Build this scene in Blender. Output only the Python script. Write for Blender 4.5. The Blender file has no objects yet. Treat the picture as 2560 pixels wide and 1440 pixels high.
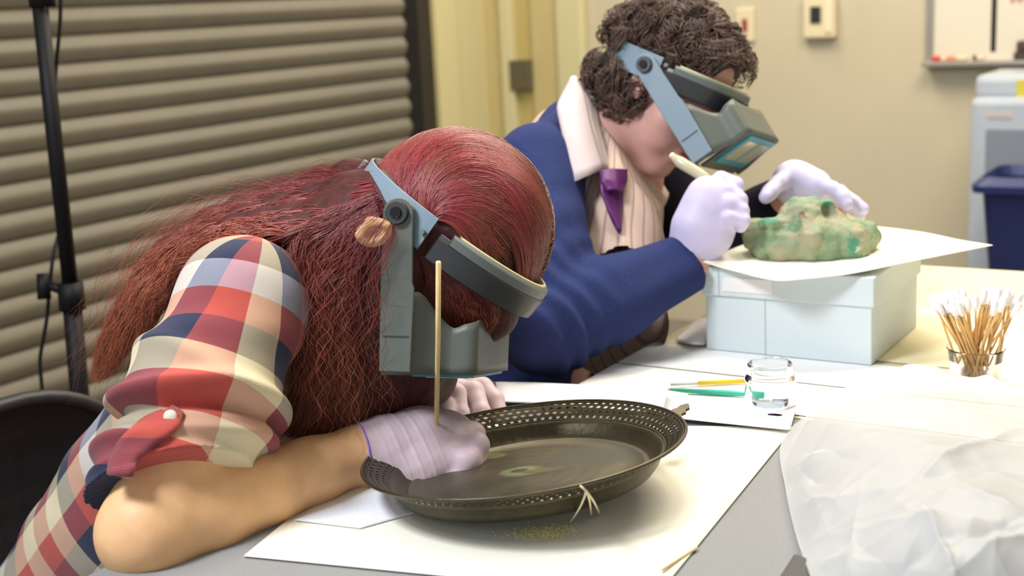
import bpy, bmesh, math, random
import numpy as np
from math import sin, cos, pi, radians, sqrt
from mathutils import Vector, Matrix
random.seed(7); rng = np.random.default_rng(7)
S = bpy.context.scene; COL = S.collection

# ------------------------------------------------------------------ camera
FPX = 3300.0; PITCH = radians(12.2); ROLL = radians(2.9); CAMZ = 1.24; TZ = 0.74
FW = np.array([0, cos(PITCH), -sin(PITCH)]); U0 = np.array([0, sin(PITCH), cos(PITCH)]); R0 = np.array([1., 0, 0])
RI = cos(ROLL)*R0 - sin(ROLL)*U0; UI = sin(ROLL)*R0 + cos(ROLL)*U0
CC = np.array([0, 0, CAMZ])
def P(x, y, d):
    return CC + d*(FW + RI*(x-1280)/FPX - UI*(y-720)/FPX)
def PZ(x, y, z=TZ):
    r = FW + RI*(x-1280)/FPX - UI*(y-720)/FPX
    return CC + r*(z-CAMZ)/r[2]
def CV(a, b, c):                       # right, up, toward the viewer -> world
    w = a*RI + b*UI - c*FW
    return w/np.linalg.norm(w)
A_ = radians(32); UD = np.array([cos(A_), -sin(A_), 0]); VD = np.array([sin(A_), cos(A_), 0]); ZD = np.array([0, 0, 1.])
def UV(u, v, z=0.0): return u*UD + v*VD + z*ZD
ROOM = Matrix(((UD[0], VD[0], 0, 0), (UD[1], VD[1], 0, 0), (0, 0, 1, 0), (0, 0, 0, 1)))   # room frame -> world

cam = bpy.data.cameras.new('camera'); co = bpy.data.objects.new('camera', cam); COL.objects.link(co)
M = Matrix(((RI[0], UI[0], -FW[0], CC[0]), (RI[1], UI[1], -FW[1], CC[1]), (RI[2], UI[2], -FW[2], CC[2]), (0, 0, 0, 1)))
co.matrix_world = M
cam.sensor_width = 36; cam.lens = 36*FPX/2560; cam.clip_start = 0.05
cam.dof.use_dof = True; cam.dof.focus_distance = 1.42; cam.dof.aperture_fstop = 5.0
S.camera = co

# ------------------------------------------------------------------ world, lights, exposure
w = bpy.data.worlds.new('world'); S.world = w; w.use_nodes = True
bg = w.node_tree.nodes['Background']; bg.inputs[0].default_value = (0.80, 0.88, 1.0, 1); bg.inputs[1].default_value = 0.55
def area(name, loc, target, size, power, col, size_y=None):
    l = bpy.data.lights.new(name, 'AREA'); l.size = size; l.energy = power; l.color = col
    if size_y: l.shape = 'RECTANGLE'; l.size_y = size_y
    o = bpy.data.objects.new(name, l); COL.objects.link(o); o.location = loc
    o.rotation_euler = (Vector(target)-Vector(loc)).to_track_quat('-Z', 'Y').to_euler()
    return o
area('task_lamp', (0.30, 2.05, 2.55), (0.15, 1.45, 0.74), 0.5, 15, (1.0, 0.93, 0.80))
area('ceiling_lamp', (1.3, 2.6, 2.72), (1.3, 2.6, 0), 1.2, 42, (1.0, 0.90, 0.74), 1.2)
area('studio_lamp', (-1.0, 0.75, 2.35), (0.0, 1.5, 0.85), 0.45, 27, (0.90, 0.94, 1.0))
area('room_lamp', (0.3, 4.0, 2.72), (0.3, 4.0, 0), 1.0, 28, (1.0, 0.90, 0.70), 1.0)
S.view_settings.view_transform = 'Standard'; S.view_settings.look = 'None'; S.view_settings.gamma = 1
S.view_settings.use_curve_mapping = False; S.view_settings.exposure = 0.62

# ------------------------------------------------------------------ helpers
def srgb(r, g, b):
    f = lambda c: (c/255/12.92) if c/255 <= 0.04045 else ((c/255+0.055)/1.055)**2.4
    return (f(r), f(g), f(b), 1)
def mat(name, col, rough=0.5, metal=0, noise=0, nscale=20, bump=0, bscale=200, trans=0, ior=1.45, sub=0, sheen=0, alpha=1, coat=0, col2=None, detail=4, spec=0.5):
    m = bpy.data.materials.new(name); m.use_nodes = True; nt = m.node_tree; b = nt.nodes['Principled BSDF']
    b.inputs['Base Color'].default_value = col; b.inputs['Roughness'].default_value = rough; b.inputs['Metallic'].default_value = metal
    b.inputs['Transmission Weight'].default_value = trans; b.inputs['IOR'].default_value = ior; b.inputs['Alpha'].default_value = alpha
    b.inputs['Coat Weight'].default_value = coat; b.inputs['Specular IOR Level'].default_value = spec
    if sub:
        b.inputs['Subsurface Weight'].default_value = sub; b.inputs['Subsurface Scale'].default_value = 0.01
        b.inputs['Subsurface Radius'].default_value = (1, .35, .2)
    if sheen: b.inputs['Sheen Weight'].default_value = sheen
    tc = nt.nodes.new('ShaderNodeTexCoord')
    if noise or col2:
        n = nt.nodes.new('ShaderNodeTexNoise'); n.inputs['Scale'].default_value = nscale; n.inputs['Detail'].default_value = detail
        nt.links.new(tc.outputs['Object'], n.inputs['Vector'])
        r = nt.nodes.new('ShaderNodeValToRGB'); r.color_ramp.elements[0].position = .35; r.color_ramp.elements[1].position = .65
        c2 = col2 or tuple(min(1, c*(1+noise)) for c in col[:3])+(1,)
        c1 = col if col2 else tuple(c*(1-noise) for c in col[:3])+(1,)
        r.color_ramp.elements[0].color = c1; r.color_ramp.elements[1].color = c2
        nt.links.new(n.outputs['Fac'], r.inputs['Fac']); nt.links.new(r.outputs['Color'], b.inputs['Base Color'])
    if bump:
        n2 = nt.nodes.new('ShaderNodeTexNoise'); n2.inputs['Scale'].default_value = bscale; n2.inputs['Detail'].default_value = 5
        nt.links.new(tc.outputs['Object'], n2.inputs['Vector'])
        bp = nt.nodes.new('ShaderNodeBump'); bp.inputs['Strength'].default_value = bump; bp.inputs['Distance'].default_value = 0.002
        nt.links.new(n2.outputs['Fac'], bp.inputs['Height']); nt.links.new(bp.outputs['Normal'], b.inputs['Normal'])
    return m
def mixc(nt, fac, A, B):
    n = nt.nodes.new('ShaderNodeMix'); n.data_type = 'RGBA'
    for i, v_ in ((0, fac), (6, A), (7, B)):
        if isinstance(v_, bpy.types.NodeSocket): nt.links.new(v_, n.inputs[i])
        else: n.inputs[i].default_value = v_
    return n.outputs[2]
def link(o, parent=None):
    COL.objects.link(o)
    if parent is not None: o.parent = parent
    return o
def tag(o, label=None, cat=None, group=None, kind=None):
    if label: o['label'] = label
    if cat: o['category'] = cat
    if group: o['group'] = group
    if kind: o['kind'] = kind
    return o
def empty(name, loc, label=None, cat=None, group=None, mw=None):
    o = bpy.data.objects.new(name, None); COL.objects.link(o); o.empty_display_size = 0.05
    o.matrix_world = mw if mw is not None else Matrix.Translation(Vector(loc))
    return tag(o, label, cat, group)
PEND = []
def mesh_obj(name, verts, faces, material=None, parent=None, smooth=False, mats=None, fm=None):
    """verts are in world space; the object keeps the parent's origin."""
    me = bpy.data.meshes.new(name)
    v = np.asarray(verts, dtype=float)
    if parent is not None:
        inv = np.array(PM(parent).inverted()); v = v @ inv[:3, :3].T + inv[:3, 3]
    me.from_pydata(v.tolist(), [], faces if isinstance(faces, list) else faces.tolist())
    for m in (mats or [material]):
        if m: me.materials.append(m)
    if fm is not None: me.polygons.foreach_set('material_index', fm)
    if smooth: me.polygons.foreach_set('use_smooth', [True]*len(me.polygons))
    me.update()
    o = bpy.data.objects.new(name, me)
    return link(o, parent)
def PM(o):
    m = o.matrix_local.copy() if o.parent else o.matrix_basis.copy()
    m = o.matrix_basis.copy()
    p = o.parent
    while p is not None: m = p.matrix_basis @ m; p = p.parent
    return m
class MB:
    """collects shapes in local coordinates, optionally mapped by a matrix to world"""
    def __init__(s, mw=None): s.v = []; s.f = []; s.mw = mw
    def add(s, vs, fs):
        n = len(s.v); s.v += [tuple(p) for p in vs]; s.f += [tuple(i+n for i in f) for f in fs]; return s
    def box(s, a, b, bev=0.0):
        if bev > 0:
            bm = bmesh.new(); bmesh.ops.create_cube(bm, size=1)
            for vt in bm.verts: vt.co = Vector([(a[i]+b[i])/2 + vt.co[i]*(b[i]-a[i]) for i in range(3)])
            bmesh.ops.bevel(bm, geom=bm.edges[:], offset=bev, segments=2, affect='EDGES', profile=.5)
            bm.verts.index_update(); s.add([vt.co[:] for vt in bm.verts], [[q.index for q in f.verts] for f in bm.faces]); bm.free(); return s
        x0, y0, z0 = a; x1, y1, z1 = b
        return s.add([(x0,y0,z0),(x1,y0,z0),(x1,y1,z0),(x0,y1,z0),(x0,y0,z1),(x1,y0,z1),(x1,y1,z1),(x0,y1,z1)],
                     [(0,3,2,1),(4,5,6,7),(0,1,5,4),(1,2,6,5),(2,3,7,6),(3,0,4,7)])
    def tube(s, pts, r, n=10, cap=True):
        pts = [np.array(p, float) for p in pts]; rs = r if hasattr(r, '__len__') else [r]*len(pts)
        T = [pts[min(i+1, len(pts)-1)]-pts[max(i-1, 0)] for i in range(len(pts))]
        T = [t/max(np.linalg.norm(t), 1e-9) for t in T]
        a = np.array([0, 0, 1.]) if abs(T[0][2]) < .9 else np.array([1., 0, 0])
        nrm = np.cross(T[0], a); nrm /= np.linalg.norm(nrm); vs = []
        for p, t, q in zip(pts, T, rs):
            nrm = nrm - t*(nrm@t); nrm /= np.linalg.norm(nrm); bn = np.cross(t, nrm)
            for k in range(n):
                an = 2*pi*k/n; vs.append(p+q*(cos(an)*nrm+sin(an)*bn))
        fs = []
        for i in range(len(pts)-1):
            for k in range(n):
                fs.append((i*n+k, i*n+(k+1) % n, (i+1)*n+(k+1) % n, (i+1)*n+k))
        if cap: fs.append(tuple(reversed(range(n)))); fs.append(tuple((len(pts)-1)*n+k for k in range(n)))
        return s.add(vs, fs)
    def lathe(s, prof, n=32, c=(0, 0, 0), sx=1, sy=1):
        vs = [(c[0]+r*cos(2*pi*k/n)*sx, c[1]+r*sin(2*pi*k/n)*sy, c[2]+z) for r, z in prof for k in range(n)]
        fs = [(i*n+k, i*n+(k+1) % n, (i+1)*n+(k+1) % n, (i+1)*n+k) for i in range(len(prof)-1) for k in range(n)]
        return s.add(vs, fs)
    def grid(s, P_, closed=False):
        P_ = np.asarray(P_); a, b = P_.shape[:2]
        fs = [(i*b+j, i*b+(j+1) % b, (i+1)*b+(j+1) % b, (i+1)*b+j) for i in range(a-1) for j in range(b if closed else b-1)]
        return s.add(P_.reshape(-1, 3), fs)
    def build(s, name, material, parent=None, smooth=False, kind=None):
        v = np.array(s.v, float)
        if s.mw is not None:
            m = np.array(s.mw); v = v @ m[:3, :3].T + m[:3, 3]
        o = mesh_obj(name, v, s.f, material, parent, smooth)
        if kind: o['kind'] = kind
        return o
def thick(o, t, off=0):
    m = o.modifiers.new('t', 'SOLIDIFY'); m.thickness = t; m.offset = off; return o
def bevel(o, wd=0.002, seg=2):
    m = o.modifiers.new('b', 'BEVEL'); m.width = wd; m.segments = seg; m.limit_method = 'ANGLE'; return o
def sub(o, n=1):
    m = o.modifiers.new('s', 'SUBSURF'); m.levels = n; m.render_levels = n; return o
def fractal(p, sc, seed=0):            # cheap smooth noise on numpy points
    r = np.random.default_rng(seed); out = np.zeros(len(p)); amp = 1
    for o in range(3):
        for k in range(5):
            d = r.normal(size=3); d /= np.linalg.norm(d); out += amp*np.sin(p@d*sc*(2**o)*6.28*(.7+.6*r.random())+r.random()*6.28)/5
        amp *= .5
    return out

# ------------------------------------------------------------------ the setting
m_wall = mat('wall_paint', srgb(196, 186, 162), .8, noise=.03, nscale=3, bump=.1, bscale=300)
m_frame = mat('frame_paint', srgb(206, 198, 156), .5)
m_door = mat('door_paint', srgb(194, 178, 128), .5, noise=.02)
m_floor = mat('floor_vinyl', srgb(120, 115, 108), .5, noise=.1)
m_ceil = mat('ceiling_tile', srgb(225, 222, 212), .9, noise=.03)
m_slat = mat('slat_paint', srgb(112, 104, 88), .42, noise=.04, nscale=8)
m_black = mat('black_plastic', srgb(17, 15, 17), .55, spec=.25)
m_dark = mat('dark_rail', srgb(44, 40, 36), .5)
m_grey = mat('grey_metal', srgb(112, 106, 88), .4, metal=.5)
def RB(a, b, bev=0): return MB(ROOM).box(a, b, bev)
UL = -3.011                                # left wall plane, u
VB = 4.25                                  # back wall plane, v
# left wall: plane through the shutter
def struct(o): o['kind'] = 'structure'; return o
p0 = np.array([-1.30, 3.42, 0]); ULW = float(p0@UD); 
VC = 4.58                                  # v of the room's back corner
struct(RB((ULW-.2, -1.5, 0), (3.2, VC+.3, -.1)).build('floor', m_floor))
struct(RB((ULW-.2, -1.5, 2.8), (3.2, VC+.3, 2.9)).build('ceiling', m_ceil))
VJ = 4.12                                  # shutter opening ends here
struct(RB((ULW-.16, VJ+.0, 0), (ULW, VC+.15, 2.8)).build('wall_left', m_frame))
struct(RB((ULW-.16, -1.5, 2.45), (ULW, VJ, 2.8)).build('trim_1', m_frame))
struct(RB((ULW-.1, VC, 0), (3.2, VC+.15, 2.8)).build('wall_back', m_wall))
struct(RB((3.05, -1.5, 0), (3.2, VC, 2.8)).build('wall_right', m_wall))
struct(RB((ULW+1.75, VC-.015, 0), (3.05, VC, .1)).build('baseboard_back', m_dark))
# roller shutter
sh = empty('roller_shutter', UV(ULW, 2.0, 0), 'wide taupe rolling shutter of curved horizontal slats filling the left wall', 'shutter')
prof = [(-.024, 0), (-.017, .002), (-.010, .010), (-.003, .024), (.001, .034), (.001, .040), (-.003, .050), (-.011, .064), (-.016, .071), (-.024, .0745)]
pit = .0745
def slat_mesh():
    mb = MB(); y0, y1 = -2.2, VJ-2.0-.04
    vs = []; 
    for (x, z) in prof: vs += [(x, y0, z), (x, y1, z)]
    n = len(prof); back = [(-.030, y0, 0), (-.030, y1, 0), (-.030, y0, .0745), (-.030, y1, .0745)]
    fs = [(2*i, 2*i+1, 2*i+3, 2*i+2) for i in range(n-1)]
    vs += back; b = 2*n
    fs += [(b, b+2, b+3, b+1), tuple([2*i for i in reversed(range(n))]+[b, b+2][0:1]+[b+2]), tuple([2*i+1 for i in range(n)]+[b+3, b+1])]
    me = bpy.data.meshes.new('slat'); me.from_pydata([tuple(p) for p in vs], [], fs)
    me.materials.append(m_slat); me.polygons.foreach_set('use_smooth', [True]*(n-1)+[False]*(len(fs)-n+1)); me.update(); return me
sm_ = slat_mesh(); sh.matrix_world = ROOM.copy() @ Matrix.Translation((ULW, 2.0, 0))
for k in range(33):
    o = bpy.data.objects.new('slat', sm_); COL.objects.link(o); o.parent = sh; o.location = (-.01, 0, .02+k*pit)
RB((ULW-.06, VJ-.085, 0), (ULW+.045, VJ-.0, 2.45)).build('guide_rail', m_dark, sh)
# inner casing beside the shutter, corner boards
struct(RB((ULW, VJ+.06, 0), (ULW+.025, VJ+.20, 2.3), .004).build('trim_2', m_frame))
# back wall door with frame and hinge
m_strip = mat('door_edge', srgb(188, 170, 110), .5)
d0 = ULW+.05
xf = [ULW+.00, ULW+.11, ULW+.62, ULW+.73, ULW+.80, ULW+1.03, ULW+1.16]
def onwall(px, py, off=0.0):
    r = FW + RI*(px-1280)/FPX - UI*(py-720)/FPX
    t = ((VC-off) - CC@VD)/(r@VD); q = CC+t*r; return q@UD, q[2]
def wu(px, py=120): return onwall(px, py)[0]
door = struct(RB((wu(1108), VC-.03, 0), (wu(1270), VC, 2.1), .003).build('door_1', m_door))
struct(RB((wu(1268), VC-.055, 0), (wu(1297), VC, 2.1), .006).build('trim_3', m_frame))
struct(RB((wu(1297), VC-.02, 0), (wu(1340), VC, 2.1)).build('trim_4', m_strip))
door2 = struct(RB((wu(1340), VC-.035, 0), (wu(1408), VC, 2.1), .003).build('door_2', m_door))
struct(RB((wu(1406), VC-.055, 0), (wu(1475), VC, 2.16), .012).build('trim_5', m_frame))
hu, hz = onwall(1313, 185, .05); hz2 = onwall(1313, 225, .05)[1]; hz1 = onwall(1313, 150, .05)[1]
h = RB((wu(1290), VC-.062, hz2), (wu(1340), VC-.02, hz1), .004).build('hinge', m_grey, door)
# green tape scrap at the top of the door
gu, gz = onwall(1120, 3, .03)
RB((gu-.02, VC-.034, gz-.03), (gu+.03, VC-.03, gz+.05)).build('green_sticker', mat('green_paper', srgb(150, 175, 50), .6), door)
# switch plate and thermostat
m_ivory = mat('ivory_plastic', srgb(222, 208, 176), .4)
su, sz = onwall(1865, 62)
t = empty('wall_switch', UV(su, VC, sz), 'ivory wall plate with a small red mark, left of the thermostat', 'wall plate')
RB((su-.035, VC-.012, sz-.06), (su+.035, VC, sz+.06), .004).build('plate', m_ivory, t)
RB((su-.010, VC-.019, sz-.022), (su+.010, VC-.011, sz+.022), .003).build('rocker', mat('switch_red', srgb(150, 60, 50), .5), t)
su, sz = onwall(2055, 48)
t = empty('thermostat', UV(su, VC, sz), 'cream wall thermostat with a small dark display', 'thermostat')
RB((su-.058, VC-.035, sz-.065), (su+.058, VC, sz+.085), .008).build('housing', m_ivory, t)
RB((su-.030, VC-.040, sz-.012), (su+.008, VC-.034, sz+.045), .002).build('display', mat('display_dark', srgb(48, 52, 48), .2), t)
RB((su+.022, VC-.040, sz-.045), (su+.046, VC-.034, sz+.07), .002).build('cover_strip', mat('ivory_light', srgb(235, 222, 192), .4), t)
# whiteboard
m_alu = mat('aluminium', srgb(165, 160, 152), .35, metal=.6)
u0, z0 = onwall(2318, 155); ur = onwall(2900, 155)[0]
t = empty('whiteboard', UV(u0, VC, z0), 'framed whiteboard with an aluminium pen tray on the back wall', 'whiteboard')
RB((u0+.015, VC-.012, z0), (ur, VC-.002, z0+.9)).build('board_panel', mat('board_white', srgb(222, 214, 196), .25), t)
RB((u0, VC-.022, z0), (u0+.022, VC, z0+.9), .003).build('frame_side', m_alu, t)
RB((u0, VC-.075, z0-.012), (ur, VC, z0+.004), .003).build('pen_tray', m_alu, t)
bu = onwall(2486, 80)[0]
RB((bu-.008, VC-.014, z0+.03), (bu+.008, VC-.011, z0+.9)).build('black_tape_line', m_black, t)
# red handwriting at the board's top edge: loose strokes
mb = MB(ROOM); hu_, hz_ = onwall(2528, 0)
for k in range(4):
    x = hu_+k*.022
    mb.tube([(x, VC-.0135, hz_+.03), (x+.006, VC-.0135, hz_-.008), (x+.015, VC-.0135, hz_+.006), (x+.02, VC-.0135, hz_+.03)], .0028, 6)
mb.build('red_writing', mat('red_ink', srgb(205, 90, 85), .5), t)
def marker(px0, px1, col, label, cap):
    a = onwall(px0, 150, .045)[0]; b = onwall(px1, 150, .045)[0]; z = z0+.0045+.0085
    o = empty('marker_pen', UV(a, VC-.045, z), label, 'marker', 'markers on the pen tray')
    MB(ROOM).tube([(a, VC-.045, z), (a+(b-a)*.65, VC-.045, z)], .0085, 12).build('barrel', mat('marker_white', srgb(228, 205, 180), .4), o)
    MB(ROOM).tube([(a+(b-a)*.62, VC-.045, z), (b, VC-.045, z)], .0095, 12).build('cap', mat('marker_cap', col, .4), o)
marker(2392, 2330, srgb(200, 70, 60), 'marker with a red cap at the left end of the pen tray', 1)
marker(2460, 2432, srgb(80, 84, 66), 'short marker with a dark green cap, left of the black line', 1)
marker(2420, 2366, srgb(216, 140, 120), 'marker with a pale salmon cap beside the red one', 1)
a = onwall(2536, 130, .05)[0]
o = empty('board_eraser', UV(a, VC-.04, z0), 'dark brown block eraser on the pen tray', 'eraser')
RB((a, VC-.065, z0+.0045), (a+.14, VC-.022, z0+.03), .003).build('felt_pad', mat('felt_grey', srgb(70, 66, 62), .9), o)
RB((a+.006, VC-.062, z0+.03), (a+.134, VC-.025, z0+.065), .008).build('grip', mat('eraser_brown', srgb(74, 58, 54), .6), o)
# tall silver cooler behind the bin
m_silver = mat('silver_plastic', srgb(176, 184, 196), .35, noise=.03)
va = 4.10
def onv(px, py, vv):
    r = FW + RI*(px-1280)/FPX - UI*(py-720)/FPX; t_ = (vv - CC@VD)/(r@VD); q = CC+t_*r; return q@UD, q[2]
cu, cz = onv(2424, 245, va); ct = onv(2430, 190, va)[1]; cr = cu+.34
t = empty('water_cooler', UV(cu, va, 0), 'tall silver water cooler with a yellow label behind the blue bin', 'water cooler')
MB(ROOM).box((cu, va, 0), (cr, va+.32, cz), .02).build('lower_housing', m_silver, t)
MB(ROOM).box((cu+.006, va+.03, cz-.01), (cr-.006, va+.32, ct), .02).build('upper_housing', m_silver, t)
MB(ROOM).box((cu+.05, va-.006, cz-.23), (cr-.05, va+.004, cz-.09), .004).build('recess_panel', mat('silver_dark', srgb(128, 134, 148), .4), t)
yu, yz = onv(2556, 225, va+.028)
MB(ROOM).box((yu-.016, va+.026, yz-.03), (yu+.06, va+.031, yz+.03)).build('yellow_label', mat('label_yellow', srgb(205, 190, 70), .6), t)
yu, yz = onv(2500, 290, va-.003)
for k in range(5): 
    MB(ROOM).box((yu-.035+k*.014, va-.003, yz-.006), (yu-.026+k*.014, va+.001, yz+.006)).build('faint_letter', mat('label_pink', srgb(205, 180, 165), .6), t)
# blue recycling bin
vb = 3.72; bu0, bz0 = onv(2448, 470, vb); bz1 = onv(2470, 436, vb)[1]
m_blue = mat('bin_blue', srgb(28, 38, 84), .4, noise=.05)
t = empty('recycling_bin', UV(bu0+.2, vb+.2, 0), 'navy blue rectangular recycling bin with a rolled rim', 'bin')
mb = MB(ROOM); wl = .40; dp = .28; H_ = bz0
def rr(x0, y0, x1, y1, z, r=.03, n=4):
    pts = []
    for cx, cy, a0 in ((x1-r, y1-r, 0), (x0+r, y1-r, 90), (x0+r, y0+r, 180), (x1-r, y0+r, 270)):
        for k in range(n+1): an = radians(a0+90*k/n); pts.append((cx+r*cos(an), cy+r*sin(an), z))
    return pts
mb.grid([rr(bu0+.06, vb+.05, bu0+wl-.06, vb+dp-.04, .0), rr(bu0+.03, vb+.02, bu0+wl-.03, vb+dp-.02, H_*.5), rr(bu0+.002, vb, bu0+wl, vb+dp, H_),
         rr(bu0+.012, vb+.01, bu0+wl-.012, vb+dp-.01, H_), rr(bu0+.04, vb+.03, bu0+wl-.04, vb+dp-.03, .06)], closed=True)
mb.build('body', m_blue, t, smooth=False)
mb = MB(ROOM); mb.grid([rr(bu0-.022, vb-.022, bu0+wl+.022, vb+dp+.022, H_-.012, .04), rr(bu0-.024, vb-.024, bu0+wl+.024, vb+dp+.024, H_+.008, .04),
                        rr(bu0+.0, vb+.0, bu0+wl-.0, vb+dp-.0, H_+.03, .04), rr(bu0+.01, vb+.01, bu0+wl-.01, vb+dp-.01, H_+.0, .04), rr(bu0-.022, vb-.022, bu0+wl+.022, vb+dp+.022, H_-.012, .04)], closed=True)
mb.build('rim', mat('bin_rim', srgb(36, 48, 98), .35), t, smooth=False)

# light stand with cable
st = P(200, 1040, 2.35); tp = P(92, -60, 2.22)
t = empty('light_stand', (st[0], st[1], 0), 'black telescopic light stand pole in front of the shutter', 'light stand')
dirp = (tp-st)/np.linalg.norm(tp-st); base = st-dirp*((st[2]-.35)/dirp[2])
c1 = P(178, 735, 2.31); k0 = P(105, 0, 2.23)
MB().tube([base, c1], .0165, 16).build('lower_tube', m_black, t, True)
MB().tube([c1, tp], .0135, 16).build('upper_tube', m_black, t, True)
MB().tube([c1-dirp*.028, c1+dirp*.02], [.023, .022], 16).build('collar', m_black, t, True)
MB().tube([k0-dirp*.012, k0+dirp*.05], [.022, .021], 16).build('top_collar', m_black, t, True)
kb = P(120, 712, 2.30)
MB().tube([c1, kb], .008, 10).tube([kb-RI*.006-UI*.025, kb-RI*.010+UI*.02], [.012, .010], 10).build('clamp_knob', m_black, t, True)
for k in range(3):
    an = radians(30+120*k); f = np.array([base[0]+.42*cos(an), base[1]+.42*sin(an), .015])
    MB().tube([base+np.array([0, 0, .02]), f], .009, 8).build('leg', m_black, t, True)
pts = [P(152, -40, 2.30), P(150, 60, 2.30), P(140, 170, 2.3), P(137, 260, 2.33), P(150, 420, 2.36), P(150, 560, 2.36), P(133, 640, 2.33), P(122, 740, 2.33),
       P(118, 790, 2.33), P(108, 850, 2.33), P(100, 900, 2.33), P(104, 960, 2.33), P(108, 1010, 2.33), P(112, 1100, 2.36)]
pts.append(np.array([pts[-1][0], pts[-1][1]+.05, .3])); pts.append(np.array([pts[-1][0]+.1, pts[-1][1]+.2, .006]))
def smooth_path(pl, K):
    pl = np.asarray(pl, float); n = len(pl); out = []
    for i in range(n-1):
        p0, p1, p2, p3 = pl[max(i-1, 0)], pl[i], pl[i+1], pl[min(i+2, n-1)]
        for k in range(K):
            t_ = k/K; out.append(.5*((2*p1)+(-p0+p2)*t_+(2*p0-5*p1+4*p2-p3)*t_**2+(-p0+3*p1-3*p2+p3)*t_**3))
    return out+[pl[-1]]
tag(MB().tube(smooth_path(pts, 6), .0035, 8).build('power_cable', m_black, None, True), 'thin black cable hanging beside the light stand', 'cable')

# ------------------------------------------------------------------ tables
m_ttop = mat('table_cream', srgb(212, 203, 174), .45, noise=.02)
m_felt = mat('grey_felt', srgb(138, 138, 137), .95, noise=.06, nscale=400, bump=.4, bscale=900)
m_leg = mat('leg_metal', srgb(70, 70, 72), .4, metal=.6)
def table(name, u0, u1, v0, v1, topm, label):
    t = empty(name, UV((u0+u1)/2, (v0+v1)/2, 0), label, 'table')
    RB((u0, v0, TZ-.03), (u1, v1, TZ), .004).build('tabletop', topm, t)
    for a, b in ((u0+.08, v0+.06), (u1-.1, v0+.06), (u0+.08, v1-.1), (u1-.1, v1-.1)):
        RB((a, b, 0), (a+.04, b+.04, TZ-.03), .003).build('leg', m_leg, t)
    RB((u0+.1, v0+.07, TZ-.09), (u1-.1, v0+.09, TZ-.03)).build('rail', m_leg, t)
    RB((u0+.1, v1-.09, TZ-.09), (u1-.1, v1-.07, TZ-.03)).build('rail', m_leg, t)
table('work_table', -.955, .15, .45, 1.446, m_felt, 'grey-topped work table under the tray and the plastic bag')
table('work_table', -.825, .15, 1.45, 2.37, m_ttop, 'cream-topped work table under the grey storage box')
m_paper = mat('cream_paper', srgb(246, 243, 226), .7, noise=.01, nscale=4, bump=.05, bscale=60)
m_paperc = mat('cream_card', srgb(238, 228, 192), .7, noise=.02)
m_white = mat('white_paper', srgb(246, 246, 246), .75, bump=.08, bscale=90)
m_tissue = mat('white_tissue', srgb(240, 240, 246), .9, bump=.3, bscale=300)
def flat(name, pix, z, material, label, cat, th=.0008, group=None, wave=0, n=14):
    c = [np.array(PZ(x, y, z)) if len((x, y)) else None for x, y in pix]
    V = [];
    for i in range(n+1):
        for j in range(n+1):
            a, b = i/n, j/n
            p = (1-a)*(1-b)*c[0]+a*(1-b)*c[1]+a*b*c[2]+(1-a)*b*c[3]
            V.append(p)
    V = np.array(V)
    if wave: V[:, 2] += wave*(1+fractal(V, 4, 3))
    F = [(i*(n+1)+j, (i+1)*(n+1)+j, (i+1)*(n+1)+j+1, i*(n+1)+j+1) for i in range(n) for j in range(n)]
    o = mesh_obj(name, V, F, material, None, True); thick(o, th, 1 if False else 0)
    return tag(o, label, cat, group)
# sheets on the far table
def sheet_uv(name, u0, v0, u1, v1, z, m, label, cat, rot=0, th=.0006):
    cu_, cv_ = (u0+u1)/2, (v0+v1)/2; vs = []
    for a, b in ((u0, v0), (u1, v0), (u1, v1), (u0, v1)):
        da, db = a-cu_, b-cv_; vs.append(UV(cu_+da*cos(rot)-db*sin(rot), cv_+da*sin(rot)+db*cos(rot), z))
    o = mesh_obj(name, vs, [(0, 1, 2, 3)], m); thick(o, th); return tag(o, label, cat)
sheet_uv('cover_sheet', -.822, 1.585, -.10, 1.70, TZ+.0015, m_white, 'white paper strip along the table in front of the grey box', 'paper')
sheet_uv('cover_sheet', -.822, 1.455, -.05, 1.578, TZ+.0015, m_white, 'white paper strip under the glass jar and the green tool', 'paper')
sheet_uv('cover_sheet', -.78, 1.72, -.40, 2.05, TZ+.0015, m_paperc, 'cream sheet the grey box stands on', 'paper')
sheet_uv('cover_sheet', -.385, 1.66, -.05, 2.05, TZ+.0028, m_paper, 'pale sheet to the right of the cotton swab cup', 'paper')
# items on the near table
flat('backing_paper', [(610, 1390), (1640, 1432+60), (1985, 1068), (1010, 1060)], TZ+.002, m_paper, 'large cream sheet of paper under the metal tray', 'paper', .0012)
flat('tissue_sheet', [(1245, 1010), (1240, 962), (1720, 990), (1700, 1035)], TZ+.0045, m_tissue, 'white tissue cloth behind the metal tray', 'cloth', .001, wave=.003)
flat('tissue_sheet', [(735, 1300), (960, 1215), (1150, 1250), (900, 1320)][0:4], TZ+.0045, m_tissue, 'white tissue under the forearm at the left end of the tray', 'cloth', .0008)
flat('grey_tissue', [(1655, 1042), (1665, 994), (1992, 1014), (1975, 1075)], TZ+.0068, mat('lilac_tissue', srgb(222, 220, 228), .9, bump=.3, bscale=500), 'pale lilac grey tissue strip behind the tray handle', 'cloth', .001)
q = PZ(1938, 1036, TZ+.009)
mesh_obj_ = MB().add([q+np.array([-.008, .004, 0]), q+np.array([.003, -.002, .001]), q+np.array([.008, -.001, .0]), q+np.array([0, .004, .0]),
                      q+np.array([-.008, .004, -.0015]), q+np.array([.003, -.002, -.0015]), q+np.array([.008, -.001, -.0015]), q+np.array([0, .004, -.0015])],
                     [(0, 1, 2, 3), (7, 6, 5, 4), (0, 4, 5, 1), (1, 5, 6, 2), (2, 6, 7, 3), (3, 7, 4, 0)]).build('dark_flake', m_black)
tag(mesh_obj_, 'tiny dark flake lying on the grey tissue strip', 'flake')

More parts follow.
